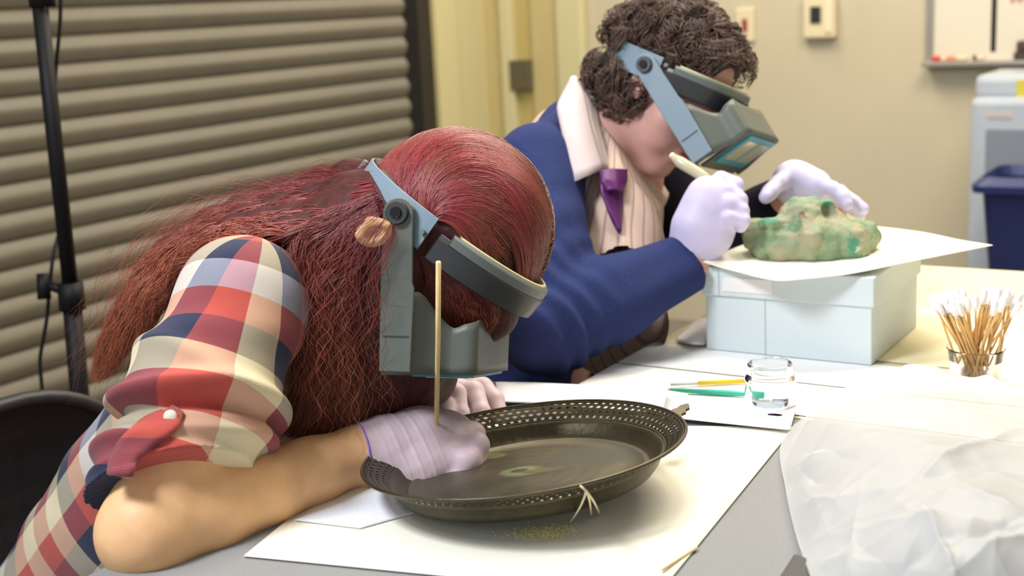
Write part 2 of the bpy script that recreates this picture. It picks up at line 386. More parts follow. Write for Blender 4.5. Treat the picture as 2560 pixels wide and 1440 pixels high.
# ---- tray
TC = np.array([.0067, 1.2933, TZ+.0176]); SY = 1.0
m_bronze = mat('tarnished_bronze', srgb(72, 66, 52), .38, metal=.75, col2=srgb(92, 84, 64), nscale=14, bump=.25, bscale=120)
tm = bpy.data.materials.new('tray_floor'); tm.use_nodes = True; nt = tm.node_tree; b = nt.nodes['Principled BSDF']
b.inputs['Metallic'].default_value = .6; b.inputs['Roughness'].default_value = .36
tc = nt.nodes.new('ShaderNodeTexCoord')
def nnode(t_, **k):
    n = nt.nodes.new(t_)
    for a, v_ in k.items():
        if a in n.inputs: n.inputs[a].default_value = v_
        else: setattr(n, a, v_)
    return n
nz = nnode('ShaderNodeTexNoise', Scale=16, Detail=8); nt.links.new(tc.outputs['Object'], nz.inputs['Vector'])
rp = nt.nodes.new('ShaderNodeValToRGB'); rp.color_ramp.elements[0].color = srgb(70, 64, 50); rp.color_ramp.elements[1].color = srgb(104, 96, 76)
rp.color_ramp.elements[0].position = .3; rp.color_ramp.elements[1].position = .7; nt.links.new(nz.outputs['Fac'], rp.inputs['Fac'])
wv = nnode('ShaderNodeTexWave', Scale=22, Distortion=.6); wv.wave_type = 'RINGS'; wv.rings_direction = 'Z'; nt.links.new(tc.outputs['Object'], wv.inputs['Vector'])
bp = nnode('ShaderNodeBump', Strength=.06, Distance=.001); nt.links.new(wv.outputs['Fac'], bp.inputs['Height']); nt.links.new(bp.outputs['Normal'], b.inputs['Normal'])
# corrosion spots (marks of the thing itself)
last = rp.outputs['Color']
tro = np.array([TC[0], TC[1], 0])
for (px, py, rx, ry, c) in ((1300, 1178, .024, .016, srgb(128, 140, 104)), (1360, 1180, .026, .008, srgb(112, 100, 66)), (1232, 1126, .014, .011, srgb(140, 136, 96)), (1300, 1176, .010, .007, srgb(98, 78, 52)),
                            (1460, 1170, .020, .012, srgb(112, 102, 72)), (1490, 1150, .06, .04, srgb(88, 84, 72))):
    q = PZ(px, py, TZ+.020)-tro
    mp = nt.nodes.new('ShaderNodeMapping'); mp.vector_type = 'TEXTURE'; mp.inputs['Location'].default_value = (q[0], q[1], 0); mp.inputs['Scale'].default_value = (rx, ry, 1)
    nzz = nnode('ShaderNodeTexNoise', Scale=60, Detail=4); nt.links.new(tc.outputs['Object'], nzz.inputs['Vector'])
    nt.links.new(tc.outputs['Object'], mp.inputs['Vector'])
    sx_ = nt.nodes.new('ShaderNodeVectorMath'); sx_.operation = 'MULTIPLY'; sx_.inputs[1].default_value = (1, 1, 0); nt.links.new(mp.outputs['Vector'], sx_.inputs[0])
    ln = nt.nodes.new('ShaderNodeVectorMath'); ln.operation = 'LENGTH'; nt.links.new(sx_.outputs['Vector'], ln.inputs[0])
    ad = nnode('ShaderNodeMath', operation='ADD'); nt.links.new(ln.outputs['Value'], ad.inputs[0]); nt.links.new(nzz.outputs['Fac'], ad.inputs[1])
    mr = nnode('ShaderNodeMapRange'); mr.inputs['From Min'].default_value = 1.6; mr.inputs['From Max'].default_value = 1.25
    nt.links.new(ad.outputs[0], mr.inputs['Value'])
    last = mixc(nt, mr.outputs[0], last, c)
nt.links.new(last, b.inputs['Base Color'])
tray = empty('metal_tray', TC, 'round tarnished bronze tray with an openwork rim on cream paper', 'tray')
tX = np.array([cos(radians(5.0)), 0, sin(radians(5.0))]); tY = np.array([0, cos(radians(-3.4)), sin(radians(-3.4))]); tN = np.cross(tX, tY); tN /= np.linalg.norm(tN); tY = np.cross(tN, tX)
TMW = Matrix(((tX[0], tY[0], tN[0], TC[0]), (tX[1], tY[1], tN[1], TC[1]), (tX[2], tY[2], tN[2], TC[2]), (0, 0, 0, 1)))
tray.matrix_world = TMW
mb = MB(TMW); mb.lathe([(0.0005, 0.004), (.03, .004), (.06, .0042), (.1, .0045), (.118, .0048), (.121, .0062), (.124, .0062), (.127, .005)], 96, sy=SY); mb.build('tray_floor', tm, tray, True)
mb = MB(TMW); mb.lathe([(.127, .005), (.133, .008), (.138, .017), (.141, .0205), (.1445, .0215), (.1445, .0190), (.142, .0175), (.138, .008), (.132, .001), (.12, .0), (0.0005, .0005)], 96, sy=SY)
mb.build('well_wall', m_bronze, tray, True)
mb = MB(TMW)
for (rr_, zz, q) in ((.1445, .0212, .0013), (.1675, .0365, .0019), (.1645, .0355, .0009)):
    mb.tube([(rr_*cos(2*pi*k/96), rr_*SY*sin(2*pi*k/96), zz) for k in range(97)], q, 8, False)
mb.build('rim_bead', m_bronze, tray, True)
# openwork flange: cells with lozenge holes
mb = MB(TMW); NA, NR = 104, 4
def fl(a, r): rr_ = .1445+(.1675-.1445)*r; return np.array([rr_*cos(a), rr_*SY*sin(a), .0208+.0155*r**.8])
for i in range(NR):
    for k in range(NA):
        a0 = 2*pi*(k+.5*(i % 2))/NA; a1 = a0+2*pi/NA; r0, r1 = i/NR, (i+1)/NR; am, rm = (a0+a1)/2, (r0+r1)/2
        sc = .30 if i in (0, ) else .36
        o8 = [(a0, r0), (am, r0), (a1, r0), (a1, rm), (a1, r1), (am, r1), (a0, r1), (a0, rm)]
        i8 = [(am-(a1-a0)*sc*cc, rm-(r1-r0)*sc*ss) for cc, ss in ((.55, .75), (0, 1), (-.55, .75), (-.9, 0), (-.55, -.75), (0, -1), (.55, -.75), (.9, 0))]
        vs = [fl(*q) for q in o8]+[fl(*q) for q in i8]
        mb.add(vs, [(j, (j+1) % 8, 8+(j+1) % 8, 8+j) for j in range(8)])
o = mb.build('openwork_flange', m_bronze, tray, False); thick(o, .0014)
# leaf-shaped lug on the rim
q0 = PZ(1672, 1046, TZ+.050); q1 = PZ(1720, 1012, TZ+.056); dq = q1-q0; sdq = np.array([dq[1], -dq[0], 0]); sdq /= np.linalg.norm(sdq)
vs = []
for t_, w_ in ((0, .006), (.2, .012), (.35, .008), (.5, .010), (.65, .006), (.8, .007), (1, .0015)):
    vs += [q0+dq*t_+sdq*w_, q0+dq*t_-sdq*w_*.8]
o = MB().add(vs, [(2*i, 2*i+1, 2*i+3, 2*i+2) for i in range(6)]).build('lug', m_bronze, tray); thick(o, .003)
# yellow dust on the paper
mb = MB(); q = PZ(1360, 1330, TZ+.0036)
rr_ = np.random.default_rng(3)
for k in range(420):
    a = rr_.normal(size=2)*np.array([.016, .008]); p = q+np.array([a[0], a[1], 0]); s_ = .0007+.0011*rr_.random()
    an = rr_.random()*3
    c_, s2 = cos(an)*s_, sin(an)*s_
    mb.add([p+np.array([c_, s2, 0]), p+np.array([-s2, c_, .0003]), p+np.array([-c_, -s2, 0]), p+np.array([s2, -c_, .0003]), p+np.array([0, 0, .0007])], [(0, 1, 4), (1, 2, 4), (2, 3, 4), (3, 0, 4), (3, 2, 1, 0)])
tag(mb.build('yellow_residue', mat('residue', srgb(246, 232, 160), .9)), 'scattered yellow corrosion dust on the paper before the tray', 'dust', kind='stuff')
# frayed string
m_string = mat('raffia', srgb(222, 208, 170), .8)
o = empty('string_scrap', PZ(1470, 1260), 'small frayed three-legged scrap of raffia string before the tray', 'string')
z3 = TZ+.0035
dS = float((PZ(1465, 1296, z3)-CC)@FW)
rc0 = P(1465, 1233, 1.0)-CC; dR = float(((TC+tN*.038-CC)@tN)/(rc0@tN))-.006
apex = P(1465, 1228, dR)
for pl in ([apex, P(1460, 1246, dR*.85+dS*.15), P(1446, 1275, dR*.5+dS*.5), PZ(1424, 1308, z3+.001)], [apex, P(1474, 1252, dR*.75+dS*.25), PZ(1478, 1290, z3+.001)],
           [P(1450, 1214, dR-.002), apex, P(1485, 1255, dR*.7+dS*.3), PZ(1499, 1285, z3+.001)]):
    MB().tube(smooth_path(pl, 5), .00095, 6).build('strand', m_string, o, True)
o = MB().tube([PZ(1655, 1425, TZ+.0055), PZ(1700, 1395, TZ+.004), PZ(1742, 1369, TZ+.003)], .0014, 7).build('broken_stick', mat('stick_wood', srgb(226, 196, 150), .7), None, True)
tag(o, 'short pale splinter of wood at the edge of the paper', 'stick')
# dark tool end near the frame's bottom
q = [(1925, 1470), (1985, 1378), (2020, 1392), (2035, 1470)]
o = MB().add([PZ(x, y, TZ+.03) for x, y in q]+[PZ(x, y, TZ+.03)-np.array([0, 0, .028]) for x, y in q], [(0, 3, 2, 1), (4, 5, 6, 7), (0, 1, 5, 4), (1, 2, 6, 5), (2, 3, 7, 6), (3, 0, 4, 7)]).build('tool_handle', mat('dark_rubber', srgb(76, 74, 72), .7, bump=.3, bscale=500))
bevel(o, .004, 3); tag(o, 'dark grey rubbery tool end beneath the plastic bag', 'tool')

# ---- jar, brush, green tool
m_glass = mat('clear_glass', (1, 1, 1, 1), .02, trans=1, ior=1.18)
jc = PZ(1926, 1015, TZ+.004); jz = (1015-930)/FPX*1.63*1.0
jar = empty('glass_jar', jc, 'small empty clear glass jar with a screw neck', 'jar')
jr = .0295
mb = MB(Matrix.Translation(Vector(jc)))
mb.lathe([(.0005, .004), (jr-.003, .004), (jr-.0022, .008), (jr-.002, .034), (jr-.004, .040), (jr-.0045, .054), (jr-.0035, .055), (jr-.0028, .054), (jr-.0015, .051), (jr-.003, .050), (jr-.0005, .046), (jr-.0025, .0435), (jr-.001, .040), (jr+.001, .037), (jr+.0015, .033), (jr+.0015, .006), (jr-.001, .001), (jr-.004, .0), (.0005, .0006)], 48)
mb.build('jar_body', m_glass, jar, True)
o = empty('yellow_brush', PZ(1760, 955), 'fine brush with a yellow handle lying left of the jar', 'brush')
a, b_, c_ = PZ(1676, 962, TZ+.006), PZ(1745, 958, TZ+.006), PZ(1862, 952, TZ+.006)
MB().tube([b_, b_+(c_-b_)*.5, c_], [.0028, .0032, .0028], 12).build('handle', mat('yellow_paint', srgb(250, 205, 40), .35), o, True)
MB().tube([a, b_], [.0018, .0022], 10).build('ferrule', mat('white_ferrule', srgb(215, 215, 210), .4), o, True)
o = empty('green_tool', PZ(1760, 980), 'teal green plastic spatula lying below the yellow brush', 'tool')
a, c_ = PZ(1670, 974, TZ+.006), PZ(1912, 988, TZ+.006)
pts = [a+(c_-a)*t_ for t_ in (0, .15, .4, .6, .8, 1)]
MB().tube(pts, [.001, .0028, .0036, .0040, .0028, .0030], 12).build('handle', mat('teal_plastic', srgb(60, 190, 160), .35), o, True)

# ---- swab cup
swc = PZ(2438, 948, TZ+.003); cup = empty('swab_cup', swc, 'clear plastic cup holding cotton swabs beside the grey box', 'cup')
mb = MB(Matrix.Translation(Vector(swc)))
mb.lathe([(.0005, .002), (.029, .002), (.0345, .040), (.0355, .040), (.0355, .042), (.034, .042), (.0300, .0), (.0005, 0)], 40)
mb.build('cup_body', mat('cup_plastic', (.99, .99, 1, 1), .05, trans=1, ior=1.14), cup, True)
m_wood = mat('swab_wood', srgb(214, 172, 108), .6, noise=.12, nscale=60); m_cot = mat('cotton', srgb(244, 240, 240), .95, bump=.5, bscale=600)
def swab_meshes():
    a = MB().tube([(0, 0, 0), (0, 0, .104)], .00135, 6)
    b2 = MB().lathe([(.0005, .094), (.0026, .095), (.0038, .101), (.0042, .107), (.0036, .113), (.0018, .1165), (.0003, .117)], 8)
    return a, b2
a, b2 = swab_meshes()
sw0 = None
rs = np.random.default_rng(11)
for k in range(64):
    g = k % 8; left = k < 36
    an = rs.random()*2*pi; r_ = .024*sqrt(rs.random())
    foot = swc+np.array([cos(an)*r_*.9, sin(an)*r_*.9, .0035])
    if left: tx = -.028+.010*rs.normal(); ty = .012*rs.normal(); 
    else: tx = .006+.036*rs.random(); ty = .014*rs.normal()
    foot[0] = swc[0] + (-.016*np.sign(tx)*.4 if k % 3 else .01*rs.normal())+ .006*rs.normal()
    top = swc+np.array([tx*1.25, ty, .108+(.004*rs.random() if left else .008*rs.random())])
    dd = Vector(top-foot).normalized(); L = .088
    mw = Matrix.Translation(Vector(foot)) @ dd.to_track_quat('Z', 'Y').to_matrix().to_4x4()
    if sw0 is None:
        sw0 = empty('cotton_swab', foot, mw=mw)
        s1 = MB(mw); s1.v, s1.f = a.v, a.f; so = s1.build('stick', m_wood, sw0, True)
        s2 = MB(mw); s2.v, s2.f = b2.v, b2.f; bo = s2.build('cotton_tip', m_cot, sw0, True); r = sw0
    else:
        r = sw0.copy(); COL.objects.link(r); r.matrix_world = mw
        for c in (so, bo):
            d_ = c.copy(); COL.objects.link(d_); d_.parent = r
    tag(r, 'wooden cotton swab in the dense left-leaning cluster of the plastic cup' if left else 'wooden cotton swab spread toward the right side of the plastic cup', 'cotton swab', 'cotton swabs leaning left in the cup' if left else 'cotton swabs leaning right in the cup')

# ---- storage box
m_box = mat('archival_board', srgb(206, 216, 218), .7, noise=.015, nscale=5, bump=.05, bscale=200)
m_edge = mat('board_seam', srgb(170, 182, 184), .8)
bu0_, bu1_, bv0, bv1 = -.734, -.497, 1.690, 1.918; BZ = TZ+.0025; BH = .104
box = empty('storage_box', UV((bu0_+bu1_)/2, (bv0+bv1)/2, BZ), 'pale blue grey archival storage box with a loose lid', 'box')
RB((bu0_, bv0, BZ), (bu1_, bv1, BZ+BH), .0015).build('box_body', m_box, box)
lid = RB((bu0_-.004, bv0-.004, BZ+.080), (bu1_+.004, bv1+.004, BZ+.121), .002).build('lid', m_box, box)
RB((bu0_+.088, bv0-.0006, BZ+.001), (bu0_+.0895, bv0+.001, BZ+.079)).build('seam', m_edge, box)
RB((bu0_+.022, bv0-.0050, BZ+.081), (bu0_+.023, bv0-.003, BZ+.12)).build('seam', m_edge, box)
RB((bu0_+.028, bv0-.0052, BZ+.088), (bu0_+.100, bv0-.0038, BZ+.108)).build('label_sticker', mat('label_paper', srgb(232, 228, 228), .7), box)
# curled card on the box
BT = BZ+.121
ctl = np.array([[PZ(1758, 655, BT+.010), PZ(1880, 605, BT+.013), PZ(2000, 592, BT+.004), PZ(2185, 566, BT+.004)],
                [PZ(1815, 675, BT+.0), PZ(1930, 640, BT+.0018), PZ(2100, 610, BT+.0018), PZ(2300, 580, BT+.010)],
                [PZ(1915, 700, BT+.0), PZ(2040, 670, BT+.0018), PZ(2200, 640, BT+.004), PZ(2400, 600, BT+.018)],
                [PZ(1960, 702, BT+.001), PZ(2120, 685, BT+.006), PZ(2270, 655, BT+.014), PZ(2482, 613, BT+.028)]])
ctl[:, 1:3, 2] = np.maximum(ctl[:, 1:3, 2], BT+.0015); ctl[1:3, 0, 2] = BT+.0015
def bez(t_): return np.array([(1-t_)**3, 3*t_*(1-t_)**2, 3*t_*t_*(1-t_), t_**3])
def catm(ctl, n=24):
    from math import floor
    def w4(t_, k):
        x = t_*(k-1); i = min(int(x), k-2); f = x-i; out = np.zeros(k)
        idx = [max(0, i-1), i, i+1, min(k-1, i+2)]
        ww = [-.5*f+f*f-.5*f**3, 1-2.5*f*f+1.5*f**3, .5*f+2*f*f-1.5*f**3, -.5*f*f+.5*f**3]
        for a_, b3 in zip(idx, ww): out[a_] += b3
        return out
    ka, kb_ = ctl.shape[:2]
    return np.array([[np.einsum('i,j,ijk->k', w4(i/n, ka), w4(j/n, kb_), ctl) for j in range(n+1)] for i in range(n+1)])
G = catm(ctl); G[..., 2] = np.maximum(G[..., 2], BT+.0012)
o = MB().grid(G).build('curled_card', m_paper, None, True); thick(o, .0012)
tag(o, 'cream card with a lifted corner lying on the storage box lid', 'card')
# ---- cloth beside the box
o = MB().grid(catm(np.array([[PZ(1690, 850, TZ+.004), PZ(1720, 820, TZ+.01), PZ(1745, 800, TZ+.008)], [PZ(1725, 858, TZ+.010), PZ(1745, 828, TZ+.018), PZ(1768, 795, TZ+.018)], [PZ(1762, 862, TZ+.006), PZ(1768, 840, TZ+.014), PZ(1772, 805, TZ+.010)]]), 12)).build('folded_cloth', m_tissue, None, True)
thick(o, .003); tag(o, 'small folded white cloth at the left side of the storage box', 'cloth')

# ---- crumpled plastic bag
mbag = bpy.data.materials.new('poly_film'); mbag.use_nodes = True; nt = mbag.node_tree; b = nt.nodes['Principled BSDF']
b.inputs['Base Color'].default_value = srgb(230, 230, 229); b.inputs['Roughness'].default_value = .5; b.inputs['Specular IOR Level'].default_value = .35
tr_ = nt.nodes.new('ShaderNodeBsdfTranslucent'); tr_.inputs['Color'].default_value = srgb(230, 229, 228)
mx = nt.nodes.new('ShaderNodeMixShader'); mx.inputs[0].default_value = .45
tp_ = nt.nodes.new('ShaderNodeBsdfTransparent'); mx2 = nt.nodes.new('ShaderNodeMixShader'); mx2.inputs[0].default_value = .16
out = nt.nodes['Material Output']; nt.links.new(b.outputs[0], mx.inputs[1]); nt.links.new(tr_.outputs[0], mx.inputs[2])
nt.links.new(mx.outputs[0], mx2.inputs[1]); nt.links.new(tp_.outputs[0], mx2.inputs[2]); nt.links.new(mx2.outputs[0], out.inputs[0])
bc = np.array([[PZ(1985, 1062, TZ+.004), PZ(2080, 1003, TZ+.010), PZ(2240, 950, TZ+.012), PZ(2400, 955, TZ+.012), PZ(2640, 1020, TZ+.01)],
               [PZ(1950, 1120, TZ+.006), PZ(2090, 1010, TZ+.035), PZ(2245, 945, TZ+.026), PZ(2375, 942, TZ+.027), PZ(2640, 1010, TZ+.026)],
               [PZ(1965, 1230, TZ+.010), PZ(2100, 1120, TZ+.055), PZ(2260, 1050, TZ+.075), PZ(2440, 1060, TZ+.08), PZ(2680, 1090, TZ+.07)],
               [PZ(1990, 1340, TZ+.012), PZ(2120, 1270, TZ+.055), PZ(2290, 1210, TZ+.085), PZ(2480, 1220, TZ+.09), PZ(2720, 1240, TZ+.08)],
               [PZ(2025, 1440, TZ+.034), PZ(2150, 1420, TZ+.055), PZ(2330, 1390, TZ+.08), PZ(2520, 1400, TZ+.08), PZ(2760, 1420, TZ+.07)],
               [PZ(2060, 1560, TZ+.020), PZ(2200, 1580, TZ+.020), PZ(2350, 1590, TZ+.03), PZ(2560, 1600, TZ+.03), PZ(2800, 1620, TZ+.02)]])
NB = 260; G = catm(bc, NB); sh_ = G.shape; Q = G.reshape(-1, 3)
rb = np.random.default_rng(5); disp = np.zeros(len(Q))
for k in range(70):                                        # creases: sharp ridges at random directions
    c = Q[rb.integers(len(Q))]; an = rb.random()*pi; d_ = np.array([cos(an), sin(an)]); n_ = np.array([-d_[1], d_[0]])
    x = (Q[:, :2]-c[:2])@n_; y = (Q[:, :2]-c[:2])@d_; L_ = .03+.13*rb.random()
    disp += (.003+.007*rb.random())*np.exp(-np.abs(x)/(.005+.014*rb.random()))*np.exp(-(y/L_)**2)*rb.choice([-1, 1, 1])
ii = np.arange(NB+1)/NB; edge = np.minimum(1, 8*np.minimum(ii[:, None], ii[None, :]*1.0)).reshape(-1)
edge = np.clip(edge, .15, 1)
Q[:, 2] += disp*edge*.8+.003*fractal(Q, 9, 2)*edge; Q[:, 2] = np.maximum(Q[:, 2], TZ+.0035)
o = MB().grid(Q.reshape(sh_)).build('plastic_bag', mbag, None, True)
tag(o, 'large crumpled translucent white plastic bag on the near table', 'bag')

# ================================================================== figures
def unit(a): a = np.array(a, float); return a/np.linalg.norm(a)
f32 = np.float32
def cone(a, b, r1, r2):
    a = np.array(a, f32); b = np.array(b, f32); ab = b-a; L2 = float(ab@ab)+1e-12
    def f(p):
        t = np.clip((p-a)@ab/L2, 0, 1); return np.linalg.norm(p-a-t[:, None]*ab, axis=1)-(r1+(r2-r1)*t)
    f.bb = (np.minimum(a-r1, b-r2), np.maximum(a+r1, b+r2)); return f
def chain(pts, rs): return [cone(pts[i], pts[i+1], rs[i], rs[i+1]) for i in range(len(pts)-1)]
def ell(c, B, r):
    c = np.array(c, f32); B = np.array(B, f32); r = np.array(r, f32)      # rows of B are axes
    def f(p):
        q = (p-c)@B.T; k0 = np.linalg.norm(q/r, axis=1); k1 = np.linalg.norm(q/(r*r), axis=1)+1e-9
        return k0*(k0-1)/k1
    m = float(max(r)); f.bb = (c-m, c+m); return f
def smin(a, b, k):
    h = np.clip(k-np.abs(a-b), 0, None)/k; return np.minimum(a, b)-h*h*k*.25
def union(fs, k):
    def f(p):
        d = fs[0](p)
        for g in fs[1:]: d = smin(d, g(p), k)
        return d
    f.bb = (np.min([g.bb[0] for g in fs], 0), np.max([g.bb[1] for g in fs], 0)); return f
def polygonize(f, h, lo=None, hi=None, pad=.02, newton=2):
    lo = np.array(lo if lo is not None else f.bb[0]-pad, float); hi = np.array(hi if hi is not None else f.bb[1]+pad, float)
    n = np.ceil((hi-lo)/h).astype(int)+1
    # coarse pass to find the cells near the surface
    q = 4; nc = n//q+2; hc = h*q
    gx = [lo[i]+np.arange(nc[i])*hc for i in range(3)]
    pc = np.stack(np.meshgrid(*gx, indexing='ij'), -1).reshape(-1, 3).astype(f32)
    vc = f(pc).reshape(nc)
    n = (nc-1)*q+1
    V = np.repeat(np.repeat(np.repeat(np.sign(vc)*9, q, 0), q, 1), q, 2)[:n[0], :n[1], :n[2]].astype(f32)
    V = np.where(V == 0, 9, V)
    near = np.abs(vc) < hc*2.6
    nearf = np.repeat(np.repeat(np.repeat(near, q, 0), q, 1), q, 2)
    # a coarse node stands for the block starting there: widen by neighbours
    nn = near.copy()
    for ax in range(3):
        s_ = np.roll(nn, -1, ax); nn = nn | s_
    nearf = np.repeat(np.repeat(np.repeat(nn, q, 0), q, 1), q, 2)[:n[0], :n[1], :n[2]]
    idx = np.argwhere(nearf)
    pp = (lo+idx*h).astype(f32); out = np.empty(len(pp), f32)
    for s_ in range(0, len(pp), 400000): out[s_:s_+400000] = f(pp[s_:s_+400000])
    V[idx[:, 0], idx[:, 1], idx[:, 2]] = out
    # surface nets
    ins = V < 0
    c = [ins[a:n[0]-1+a, b2:n[1]-1+b2, c2:n[2]-1+c2] for a in (0, 1) for b2 in (0, 1) for c2 in (0, 1)]
    cnt = sum(x.astype(np.int8) for x in c); act = (cnt > 0) & (cnt < 8)
    ci = np.argwhere(act); num = -np.ones(act.shape, int); num[ci[:, 0], ci[:, 1], ci[:, 2]] = np.arange(len(ci))
    acc = np.zeros((len(ci), 3)); w_ = np.zeros(len(ci)); cs = [(a, b2, c2) for a in (0, 1) for b2 in (0, 1) for c2 in (0, 1)]
    for a in range(8):
        for b2 in range(a+1, 8):
            d_ = np.array(cs[b2])-np.array(cs[a])
            if abs(d_).sum() != 1: continue
            A = V[ci[:, 0]+cs[a][0], ci[:, 1]+cs[a][1], ci[:, 2]+cs[a][2]]; B = V[ci[:, 0]+cs[b2][0], ci[:, 1]+cs[b2][1], ci[:, 2]+cs[b2][2]]
            m_ = (A < 0) != (B < 0); t_ = np.where(m_, A/(A-B+1e-12), 0)
            acc += np.where(m_[:, None], np.array(cs[a])+t_[:, None]*d_, 0); w_ += m_
    vert = lo+(ci+acc/w_[:, None])*h
    for _ in range(newton):
        p = vert.astype(f32); e = f32(h*.3); v0 = f(p); g = np.stack([(f(p+np.eye(3, dtype=f32)[i]*e)-v0)/e for i in range(3)], 1)
        s_ = np.clip(v0, -h*.5, h*.5)/np.maximum((g*g).sum(1), .3); vert = vert-s_[:, None]*g*.9
    F = []
    for ax in range(3):
        o1, o2 = [(1, 2), (2, 0), (0, 1)][ax]
        sl0 = [slice(None)]*3; sl1 = [slice(None)]*3; sl0[ax] = slice(0, -1); sl1[ax] = slice(1, None)
        A = ins[tuple(sl0)]; B = ins[tuple(sl1)]; e_ = np.argwhere(A != B)
        e_ = e_[(e_[:, o1] > 0) & (e_[:, o2] > 0) & (e_[:, o1] < n[o1]-1) & (e_[:, o2] < n[o2]-1)]
        d1 = np.zeros(3, int); d1[o1] = 1; d2 = np.zeros(3, int); d2[o2] = 1
        g_ = lambda x: num[x[:, 0], x[:, 1], x[:, 2]]
        qd = np.stack([g_(e_-d1-d2), g_(e_-d2), g_(e_), g_(e_-d1)], 1)
        fl_ = A[e_[:, 0], e_[:, 1], e_[:, 2]]
        qd = np.where(fl_[:, None], qd, qd[:, ::-1]); F.append(qd[(qd >= 0).all(1)])
    return vert, np.concatenate(F)
def sdf_obj(name, f, h, m, parent, **k):
    v, F = polygonize(f, h, **k); o = mesh_obj(name, v, F, m, parent, True); return o
def hit(px, py, f, d0=1.0, d1=3.0):
    ds = np.linspace(d0, d1, 1600); pp = np.array([P(px, py, d) for d in ds]); v = f(pp.astype(f32)); i = np.argmax(v < 0)
    return pp[i] if (v < 0).any() else None
def uvset(o, fn, name='plaid'):
    """fn(world verts)->(n,2); unwraps u per face so that a wrap of size W never crosses a face"""
    me = o.data; nl = len(me.loops); vi = np.empty(nl, int); me.loops.foreach_get('vertex_index', vi)
    co_ = np.empty(len(me.vertices)*3); me.vertices.foreach_get('co', co_); co_ = co_.reshape(-1, 3)
    m_ = np.array(PM(o)); wv_ = co_@m_[:3, :3].T+m_[:3, 3]
    uv, W = fn(wv_); L_ = uv[vi]
    if W:
        ls = np.empty(len(me.polygons), int); me.polygons.foreach_get('loop_start', ls); lt = np.empty(len(me.polygons), int); me.polygons.foreach_get('loop_total', lt)
        first = np.repeat(L_[ls, 0], lt); d_ = L_[:, 0]-first; L_[:, 0] -= np.round(d_/W)*W
    u = me.uv_layers.new(name=name); u.data.foreach_set('uv', L_.reshape(-1).astype(float))

# skin, cloth, glove materials
m_skin = mat('skin_warm', srgb(232, 182, 132), .5, noise=.05, nscale=45, bump=.12, bscale=350, sub=.12)
m_skin2 = mat('skin_pale', srgb(206, 158, 146), .5, noise=.05, nscale=30, bump=.1, sub=.12)
m_glove = mat('lilac_nitrile', srgb(210, 188, 196), .5, noise=.03, nscale=30, bump=.25, bscale=60, spec=.4)
m_glove2 = mat('pale_lilac_nitrile', srgb(198, 190, 220), .5, noise=.03, nscale=30, bump=.3, bscale=50, spec=.4)
m_gedge = mat('glove_rim', srgb(150, 120, 205), .5)
m_lip = mat('lips', srgb(165, 78, 88), .45)
m_eye = mat('eye_white', srgb(225, 220, 215), .2)
m_navy = mat('navy_knit', srgb(48, 57, 100), .95, noise=.08, nscale=260, bump=.6, bscale=700, spec=.15)
m_navy_shade = mat('navy_knit_shaded', srgb(26, 27, 38), .95, spec=.15, noise=.1, nscale=200, bump=.4, bscale=500)  # same cardigan knit, shade on the far sleeve put into a darker colour
m_collar = mat('collar_cotton', srgb(208, 192, 192), .8, bump=.2, bscale=500)
m_tie = mat('purple_silk', srgb(92, 32, 96), .4, noise=.15, nscale=60)
m_jean = mat('dark_denim', srgb(36, 38, 52), .9, noise=.1, nscale=300, bump=.3)
def plaid(name, su=1.0, sv=1.0):
    global nt
    m = bpy.data.materials.new(name); m.use_nodes = True; nt = m.node_tree; b = nt.nodes['Principled BSDF']; b.inputs['Roughness'].default_value = .9
    b.inputs['Sheen Weight'].default_value = .15
    uv = nt.nodes.new('ShaderNodeUVMap'); uv.uv_map = 'plaid'; sep = nt.nodes.new('ShaderNodeSeparateXYZ'); nt.links.new(uv.outputs[0], sep.inputs[0])
    cream, coral, navy, blu = srgb(216, 200, 164), srgb(180, 72, 60), srgb(22, 30, 62), srgb(176, 176, 190)
    def ramp(out, seq):
        n = len(seq); d_ = nnode('ShaderNodeMath', operation='DIVIDE'); d_.inputs[1].default_value = n; nt.links.new(out, d_.inputs[0])
        fr = nnode('ShaderNodeMath', operation='FRACT'); nt.links.new(d_.outputs[0], fr.inputs[0])
        r = nt.nodes.new('ShaderNodeValToRGB'); r.color_ramp.interpolation = 'CONSTANT'; r.color_ramp.elements.remove(r.color_ramp.elements[1])
        r.color_ramp.elements[0].color = seq[0]
        for i in range(1, n): e = r.color_ramp.elements.new(i/n); e.color = seq[i]
        nt.links.new(fr.outputs[0], r.inputs['Fac']); return r.outputs['Color']
    cu_ = ramp(sep.outputs['X'], [navy, coral, cream]); cv_ = ramp(sep.outputs['Y'], [blu, coral, navy, cream, coral, cream, coral, navy])
    # twill: warp and weft alternate in a fine diagonal
    vm = nt.nodes.new('ShaderNodeMath'); vm.operation = 'ADD'; nt.links.new(sep.outputs['X'], vm.inputs[0]); nt.links.new(sep.outputs['Y'], vm.inputs[1])
    ml = nnode('ShaderNodeMath', operation='MULTIPLY'); ml.inputs[1].default_value = 20*6.283; nt.links.new(vm.outputs[0], ml.inputs[0])
    sn = nnode('ShaderNodeMath', operation='SINE'); nt.links.new(ml.outputs[0], sn.inputs[0])
    mr = nnode('ShaderNodeMapRange'); mr.inputs['From Min'].default_value = -1; mr.inputs['To Min'].default_value = .40; mr.inputs['To Max'].default_value = .60
    nt.links.new(sn.outputs[0], mr.inputs['Value'])
    nt.links.new(mixc(nt, mr.outputs[0], cu_, cv_), b.inputs['Base Color'])
    bp = nnode('ShaderNodeBump', Strength=.25, Distance=.0006); nt.links.new(sn.outputs[0], bp.inputs['Height']); nt.links.new(bp.outputs['Normal'], b.inputs['Normal'])
    return m
m_plaid = plaid('plaid_flannel')
